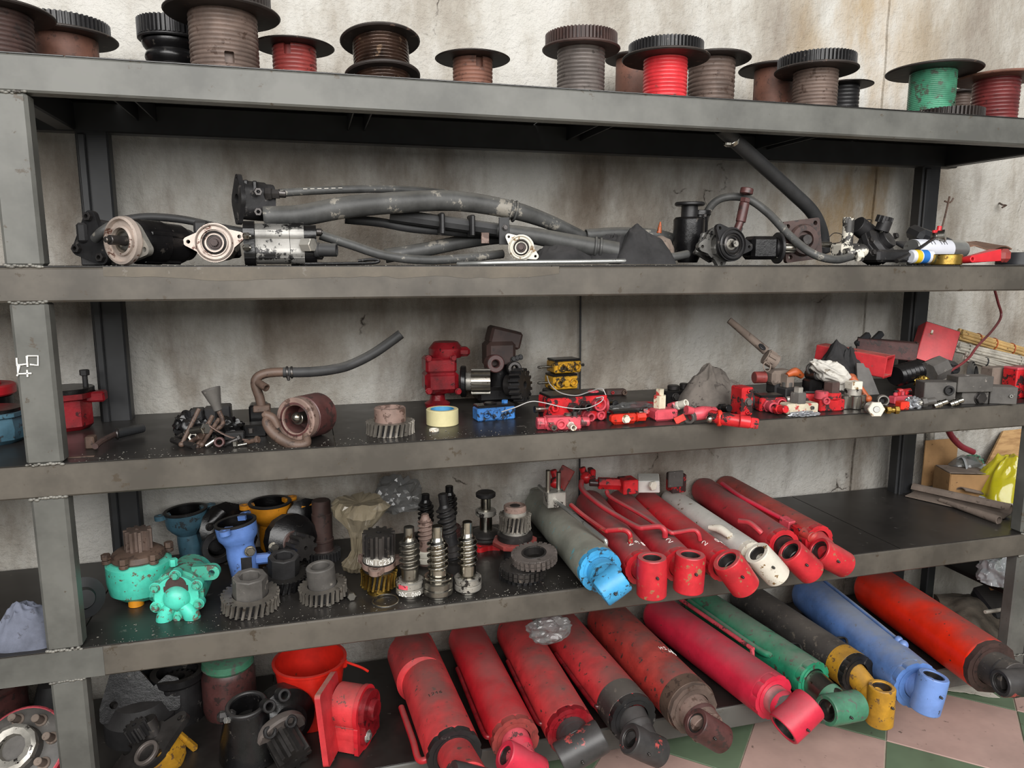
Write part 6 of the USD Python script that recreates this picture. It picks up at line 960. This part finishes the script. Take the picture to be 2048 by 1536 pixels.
P(q, 'oil_pipe', tube([q.A+q.d*.56-q.side*.068+(0,0,.03), q.A+q.d*.2-q.side*.07+(0,0,.028), q.A+q.d*.12-q.side*.05+(0,0,.025)], .012, 12, 6), 'green_p'); P(q, 'lifting_loop', tube([q.A+q.d*.16+q.side*.05+(0,0,.03), q.A+q.d*.13+q.side*.07+(0,0,.04), q.A+q.d*.1+q.side*.06+(0,0,.03)], .004, 8, 6), 'cast_black')
q = cylinder('blackish grey cylinder with an ochre yellow eye and neck', E5[7], 0.064, .6, 'blackgrey_p', 'ochre', 'cast_black', .037, .041, 'ochre', bore=.66); P(q, 'yellow_band', pipe(.0645, .0635, .055, fr(q.A+q.d*.008, q.d, q.side), .0005, 56), 'ochre')
P(q, 'lifting_loop', tube([q.A+q.d*.16+q.side*.05+(0,0,.03), q.A+q.d*.13+q.side*.075+(0,0,.04), q.A+q.d*.1+q.side*.06+(0,0,.03)], .0045, 8, 6), 'cast_black')
q = cylinder('light blue cylinder with a thin pipe along its top and a blue eye', E5[8], 0.077, .66, 'blue_p', 'blue_e', 'blue_p', .043, .044, 'blue_e', bore=.66)
P(q, 'oil_pipe', tube([q.A+q.d*.62+q.side*.03+(0,0,.076), q.A+q.d*.3+q.side*.03+(0,0,.076), q.A+q.d*.14+q.side*.03+(0,0,.074)], .006, 10, 4), 'blue_p'); P(q, 'pipe_elbow', [ball(.014, q.A+q.d*.135+q.side*.032+(0,0,.072), 3), ball(.016, q.A+q.d*.115+q.side*.036+(0,0,.066), 3)], 'blue_e')
q = cylinder('thick bright orange red cylinder with a grey black eye, rightmost on the bottom shelf', E5[9], 0.089, .62, 'orange_red', 'black_red', 'drum_dark', .056, .042, 'blackgrey_p', bore=.68, slots=3)
P(q, 'oil_pipe', tube([q.A+q.d*.2+q.side*.08+(0,0,.03), q.A+q.d*.05+q.side*.084+(0,0,.036), q.A+q.d*.03+q.side*.08+(0,0,.02)], .006, 8, 5), 'maroon')
one('plastic_bag', 'crumpled clear bag hanging under the front beam between two red cylinders', 'bag', crumple((1.2105, 0.03, 0.4721), (.1,.05,.06), 101, .7, 1.3, 3, False), 'smoke_film', smooth=False)
# red gear case with a mounting plate
c = np.array((0.6468, 0.0868, 0.1475))
t = T('gear_case', 'dusty pinkish red gear case standing beside a tilted red plate', 'gear case', c)
M = fr(c+(-.04,.06,0), (.86,-.5,.0), (0,0,1))
pr = unary_union([Point(.115,0).buffer(.062,20), Point(.055,0).buffer(.058,16), sbox(.004,-.056,.08,.056)]); P(t, 'case', slab(pr, .085, M), 'red_c'); P(t, 'cover', slab(unary_union([Point(.115,0).buffer(.055,20), sbox(.03,-.045,.1,.045)]), .02, M, .084), 'red_oily'); P(t, 'boss', at(cy(.03, .02, None, .004), M @ fr((.115,0,.1))), 'red_oily'); P(t, 'rim', slab(pr.buffer(.004), .012, M, .074), 'red_b')
P(t, 'drain_plug', [pipe(.018, .009, .006, M @ fr((.05,.03,.1))), hx(.011, .012, M @ fr((.05,.03,.1)))], 'alu', 'bright bare plug')
MP = fr(c+(-.07,-.0,.05), (.95,-.3,.12), (.05,.1,1)); P(t, 'mounting_plate', slab(sbox(-.03,-.07,.15,.07).buffer(.012), .016, MP), 'red_sheet', 'tilted red mounting plate'); P(t, 'foot_bolt', [hx(.009, .012, fr(c+(-.07,-.03,.002))), cy(.006, .02, fr(c+(-.07,-.03,.01)))], 'alu')
# bucket
c = np.array((0.5265, 0.2866, 0.1415)); t = T('bucket', 'bright red plastic bucket with a wire handle, behind the gear case', 'bucket', c)
P(t, 'pail', lathe([(0,0),(.075,0),(.078,.004),(.105,.19),(.11,.192),(.111,.199),(.102,.199),(.075,.008),(0,.006)], 48, fr(c)), 'bucket_red'); P(t, 'ear', [bx(.02, .02, .03, c+(.1,-.02,.18), .005)], 'bucket_red'); P(t, 'handle', tube([c+(.106,-.02,.183), c+(.15,-.05,.175), c+(.17,-.07,.17)], .004, 8, 4), 'bucket_red')
# black gearbox with an open cup and a pinion
c = np.array((0.3815, 0.1229, 0.1415)); t = T('winch_gearbox', 'big black oily gearbox with an open round inlet and a pinion pointing down right', 'gearbox', c)
M = fr(c+(-.02,.03,0), (-.05,-.12,1)); P(t, 'body', lathe([(0,0),(.075,0),(.09,.02),(.082,.07),(.068,.12),(.058,.16),(.052,.17),(.046,.17),(.042,.12),(0,.11)], 36, M), 'oily_black'); P(t, 'inlet_rim', pipe(.056, .044, .012, M, .003, 40, .164), 'cast_black')
P(t, 'side_body', lathe([(0,0),(.07,0),(.085,.015),(.085,.07),(.05,.1),(0,.1)], 28, fr(c+(.05,.09,.09), (.3,-.75,.1))), 'oily_black'); Mf = fr((0.4439, 0.11, 0.2167), (.42,-.8,-.36), (1,.5,0)); P(t, 'flange', lathe([(0,-.02),(.07,-.02),(.074,-.012),(.074,.0),(.068,.006),(0,.006)], 40, Mf), 'drum_grey', 'scraped bare flange'); P(t, 'pinion', gear(.048, .034, .085, 10, .006, M=Mf, z0=.004), 'dark_steel')
for k, (dx, dy, dz) in enumerate(((.03,-.02,.175), (.07,.0,.19), (.03,-.04,.11), (.085,-.02,.12))): P(t, 'port', pipe(.018, .01, .04, fr(c+(dx,dy,dz), (.35,-.75,.3)), .003, 24, -.02), 'cast_black')
P(t, 'white_plug', hx(.009, .02, fr(c+(-.066,-.02,.15), (-.6,-.5,.3))), 'alu'); P(t, 'lug', bx(.05, .03, .03, c+(-.08,.0,.15), .01), 'cast_black')
t = T('winch_housing', 'rusty housing with green flaking paint on its top, tucked under the front beam', 'housing', (0.2858, 0.4517, 0.1415)); c = np.array((0.2787, 0.3976, 0.1415)); P(t, 'drum', lathe([(0,0),(.075,0),(.08,.02),(.08,.13),(.07,.15),(0,.15)], 32, fr(c)), 'maroon'); P(t, 'green_cap', lathe([(0,.15),(.07,.15),(.078,.16),(.075,.18),(.05,.19),(0,.19)], 24, fr(c)), 'green_e', 'green flaking cap'); P(t, 'dark_lid', bx(.15, .12, .02, c+(.08,.05,.19), .006), 'soot')
# black bracket housing further back
t = T('winch_housing', 'sooty black cast housing with drilled lugs and an open bore, in the dark behind', 'housing', (0.0728, 0.4817, 0.1415)); c = np.array((0.1307, 0.411, 0.1415)); P(t, 'bore', lathe([(0,0),(.075,0),(.07,.12),(.078,.13),(.078,.15),(.06,.15),(.056,.05),(0,.04)], 32, fr(c)), 'cast_black'); P(t, 'gear_inside', gear(.045, .034, .02, 16, .02, M=fr(c+(0,0,.11))), 'dark_steel')
br = Polygon([(-.13,-.02),(-.1,.075),(-.06,.085),(.0,.0),(.04,.03),(.06,.02),(.06,-.05),(-.13,-.05)]).buffer(.012); br = br.difference(Point(-.105,-.015).buffer(.011,10)).difference(Point(.04,-.008).buffer(.011,10)); P(t, 'bracket', slab(br, .02, fr(c+(-.06,-.05,.12), (.1,-.9,.35), (1,.1,0))), 'oily_black'); P(t, 'hull', lathe([(0,0),(.1,0),(.1,.06),(.07,.1),(0,.115)], 28, fr((c[0]-.1, .36, c[2]))), 'soot')
# yellow bodied pump with its flange tipped toward us
c = np.array((0.1144, 0.1741, 0.1415)); t = T('gear_pump', 'ochre yellow pump body with a dark drilled flange and a small pinion on its face', 'pump', c)
ax = unit((-.42,-.35,.84)); M = fr(np.array((0.0915, 0.16, 0.2143)), ax, (1,.0,.4)); P(t, 'body', lathe([(0,-.1),(.05,-.1),(.066,-.07),(.07,-.01),(0,-.01)], 8, M), 'ochre'); P(t, 'rib', bx(.018, .02, .11, (.064,.02,-.07), .004, M), 'ochre')
fl = unary_union([Point(0,0).buffer(.068,20), unary_union([Point(.095,.03).buffer(.02,8), Point(.03,0).buffer(.045,10)]).convex_hull, unary_union([Point(-.095,-.03).buffer(.02,8), Point(-.03,0).buffer(.045,10)]).convex_hull])
for p in ((.095,.03), (-.095,-.03)): fl = fl.difference(Point(p).buffer(.008,8))
fl = fl.difference(Point(-.06,.02).buffer(.014,8)).difference(Point(.03,-.045).buffer(.012,8)); P(t, 'flange', slab(fl, .018, M, -.012), 'dark_steel'); P(t, 'shaft', cy(.024, .05, M @ fr((.012,.03,.0), (.2,.4,1))), 'dark_steel'); P(t, 'pinion', gear(.03, .022, .04, 12, .006, M=M @ fr((-.005,.02,.03), (.1,.3,1))), 'cast_black'); P(t, 'ring', pipe(.034, .024, .012, M @ fr((.0,-.028,.004))), 'drum_grey')
# left of the front post
c = np.array((-0.2841, 0.2832, 0.1415)); t = T('hub', 'big dusty wheel hub with a pinkish rim and long stud bolts, bottom left corner', 'hub', c)
M = fr(np.array((-0.2333, 0.2, 0.2359)), (-.1,-.72,.66), (1,0,0)); P(t, 'disc', lathe([(0,-.06),(.09,-.06),(.112,-.04),(.112,-.008),(.1,.0),(.06,.004),(.058,.03),(.0,.03)], 40, M), 'valve_grey'); P(t, 'rim', pipe(.113, .098, .03, M, .004, 44, -.034), 'valve_pink', 'pinkish painted rim'); P(t, 'core', lathe([(.03,.02),(.058,.02),(.06,.05),(.05,.055),(.034,.05),(.03,.02)], 12, M), 'alu_dirty')
for k in range(8):
    a = k*math.pi/4+.2; P(t, 'stud_bolt', [cy(.0105, .045, M @ fr((.08*math.cos(a), .08*math.sin(a), -.002))), cy(.016, .006, M @ fr((.08*math.cos(a), .08*math.sin(a), 0)))], 'card_dusty')
t = T('ring_cover', 'dark maroon ring cover with an open top behind the wheel hub', 'cover', (-0.4069, 0.5582, 0.1415)); c = np.array((-0.3924, 0.4966, 0.1415)); P(t, 'shell', lathe([(0,0),(.08,0),(.085,.14),(.092,.15),(.092,.16),(.07,.16),(.066,.12),(0,.1)], 36, fr(c, (0,-.1,1))), 'maroon'); P(t, 'cone', lathe([(0,.0),(.07,0),(.04,.1),(0,.11)], 24, fr(c+(.14,.04,0))), 'soot')

# ================================================================ beyond the right end of the rack
t = T('low_bench', 'low dark bench beyond the right end of the rack, piled with packaging', 'bench', (3.65, .3, 0))
ZB = .6; P(t, 'top', bx(1.14, .5, .03, (3.582, .3, ZB-.016), .004), 'plate_black'); P(t, 'back_rail', bx(1.1, .03, .05, (3.6, .5, .44), .003), 'rear_black')
for x in (3.08, 4.12):
    for y in (.08, .52): P(t, 'leg', bx(.04, .04, ZB-.032, (x, y, (ZB-.03)/2+.001), .004), 'rear_black')
P(t, 'lower_shelf', bx(1.06, .44, .02, (3.6, .3, .3), .003), 'plate_black')
one('conduit', 'thin grey galvanised conduit running down the wall beside the right rear post', 'pipe', [tube([(3.1011, 0.6, 0.8749), (3.1211, 0.6, 0.5532)], .017, 14, 1)], 'alu_dirty')
ra, rb_ = np.array((2.915, .475, Z4+.003)), np.array((3.06, .16, Z4+.003)); rd_ = unit(rb_-ra); rs = np.array((-rd_[1], rd_[0], 0.))*-1
one('cardboard_roll', 'long dusty brown cardboard sheet rolled at one edge, lying on the cylinder shelf at right', 'cardboard', sheet(lambda u, v: ra*(1-u)+rb_*u+(rs*(.07*(1-v/.45)+.0) if v < .45 else rs*(-.019*math.sin((v-.45)*8.6)))+np.array((0, 0, .002 if v < .45 else .021-.019*math.cos((v-.45)*8.6))), 10, 30, .0035), 'card_dusty')
one('cardboard_roll', 'second smaller brown roll tucked under the long cardboard sheet', 'cardboard', tube([(2.9259, 0.3487, 0.6161), (2.9399, 0.1019, 0.6181)], [.008,.016], 14, 1, True), 'card_dusty')
bz = lambda p: np.array(p)
def open_box(label, c, s, rz, flap=True):
    t = T('cardboard_box', label, 'box', c); M = fr(c, (0,0,1), (math.cos(rz), math.sin(rz), 0)); sx, sy, sz = s
    P(t, 'front_panel', bx(sx, .005, sz, (0,-sy/2,sz/2), .001, M), 'card'); P(t, 'rear_panel', bx(sx, .005, sz, (0,sy/2,sz/2), .001, M), 'card'); P(t, 'side_panel', bx(.005, sy, sz, (sx/2,0,sz/2), .001, M), 'card'); P(t, 'side_panel', bx(.005, sy, sz, (-sx/2,0,sz/2), .001, M), 'card'); P(t, 'top_flap', bx(sx*1.02, sy*.9, .004, (0,.0,sz+.003), .001, M), 'card_dusty', 'dusty top flap')
    return t
b1 = (3.082, .405, .6); open_box('brown cardboard box with a dusty closed top on the bench behind the roll', b1, (.15,.13,.11), -.35)
b2 = (3.0966, 0.454, 0.6); t = T('cardboard_flap', 'upright cardboard panel behind the brown box', 'cardboard', b2); P(t, 'panel', bx(.17, .006, .2, (b2[0]+.02, .55, ZB+.102), .001), 'card')
one('plastic_bag', 'crushed clear grey plastic lying on the brown box', 'bag', cloth(np.array(b1)+(.06,.04,.117), (.16,.08,.04), 111), 'smoke_film')
one('dust_mask', 'pale blue grey shell shaped plastic piece behind the yellow bag', 'plastic', sheet(lambda u, v: np.array((3.1761, 0.42, 0.6992))+np.array(((u-.5)*.16, .05*(v-.5)+.03*math.sin(3*u), .04*(v-.5)-.05*(u-.5)+.03*math.sin(3.1*v))), 12, 8, .003), 'white_film')
one('green_wrapper', 'crumpled dark green wrapper beside the plywood', 'wrapper', crumple((3.2394, 0.5, 0.6941), (.07,.05,.05), 115, .5, 2.2, 3), 'green_p')
pw = [(3.2783, 0.5, 0.6366), (3.4949, 0.6, 0.8031), (3.8222, 0.6, 0.811), (3.7307, 0.5, 0.5898)]
one('plywood_panel', 'rough tan plywood panel leaning against the wall at the right edge', 'panel', sheet(lambda u, v: (np.array(pw[0])*(1-u)+np.array(pw[3])*u)*(1-v)+(np.array(pw[1])*(1-u)+np.array(pw[2])*u)*v, 4, 4, .012), 'plywood', smooth=False)
fb = np.array((3.1632, 0.2828, 0.6)); one('foam_slab', 'white foam slab under the yellow bag', 'slab', bx(.3, .2, .025, fb+(.08,.02,.015), .004), 'label_white')
one('plastic_bag', 'crumpled glossy yellow plastic bag on the white foam slab', 'bag', cloth(fb+(.045,.03,.028), (.27,.2,.17), 121), 'yellow_film')
one('card_strip', 'curved strip of corrugated card in front of the brown box', 'cardboard', sheet(lambda u, v: np.array((3.0723, 0.3397, 0.6))+np.array((.12*(u-.5), -.05*(v-.5), .03+.02*math.sin(2.5*v)-.03*(u-.5))), 6, 8, .004), 'card_dusty')
one('bin_grate', 'dark ribbed plastic crate edge at the right, under the foam slab', 'crate', [bx(.28, .02, .07, np.array((3.032, 0.0959, 0.6))+(.1,-.02,.036), .004)], 'plastic_blk')
# under the bench
one('plastic_bag', 'grey white crumpled bag hanging under the bench by the right post', 'bag', crumple((3.0509, 0.18, 0.3377), (.11,.1,.13), 131, .5, 1.8), 'white_film')
one('plastic_bag', 'lime green plastic bag next to the grey white one', 'bag', crumple((3.2231, 0.26, 0.3184), (.12,.1,.12), 133, .4, 1.6), 'lime')
one('dark_case', 'dark plastic case leaning under the bench beside the right post', 'case', at(bx(.2, .14, .12, (0,0,.0), .01), fr((3.2407, 0.3, 0.1704), (-.3,-.5,.8), (1,-.2,.3))), 'plastic_blk')
one('card_scrap', 'olive yellow card scrap on the dark case', 'scrap', at(bx(.07, .05, .006, (0,0,0), .001), fr((3.1476, 0.26, 0.2831), (-.2,-.6,.7), (1,-.3,.2))), 'card')
rg = [np.array(q) for q in ((3.0373, 0.44, 0.1734), (3.3494, 0.4, 0.1439), (3.0095, 0.075, 0.1171), (2.8706, 0.12, 0.1891))]
one('fleece_rug', 'matted grey brown fleece rug draped right of the orange red cylinder', 'rug', sheet(lambda u, v: (rg[0]*(1-u)+rg[1]*u)*(1-v)+(rg[3]*(1-u)+rg[2]*u)*v+np.array((0, 0, .05*(meshkit.fbm(np.array([[u*3, v*3.4, 1.3]]), 3, 6)[0]-.5)-.02+.05*math.sin(3.1*u)*math.sin(3.1*v))), 30, 34, .02), 'fur')
one('wooden_stick', 'pale flat stick lying across the fleece rug', 'stick', tube([(2.9434, 0.12, 0.2546), (3.0374, 0.12, 0.2542)], .007, 6, 1), 'straw_grey')
one('wall_rail', 'thin black angle rail along the foot of the wall right of the rack', 'rail', bx(1.0, .02, .02, (3.45, .6, .33), .002), 'rear_black')
one('newspaper', 'crumpled printed paper lying on the tiles under the bottom beam', 'paper', sheet(lambda u, v: (np.array((2.7155, 0.0685, 0.0))*(1-u)+np.array((2.8862, -0.0234, 0.0))*u)+np.array((0, .22*v, .004+.006*meshkit.fbm(np.array([[u*7, v*5, 1.]]), 3, 2)[0]+.012*math.sin(6*u)*(.5+.5*v)**2)), 26, 8, .0012), 'paper')
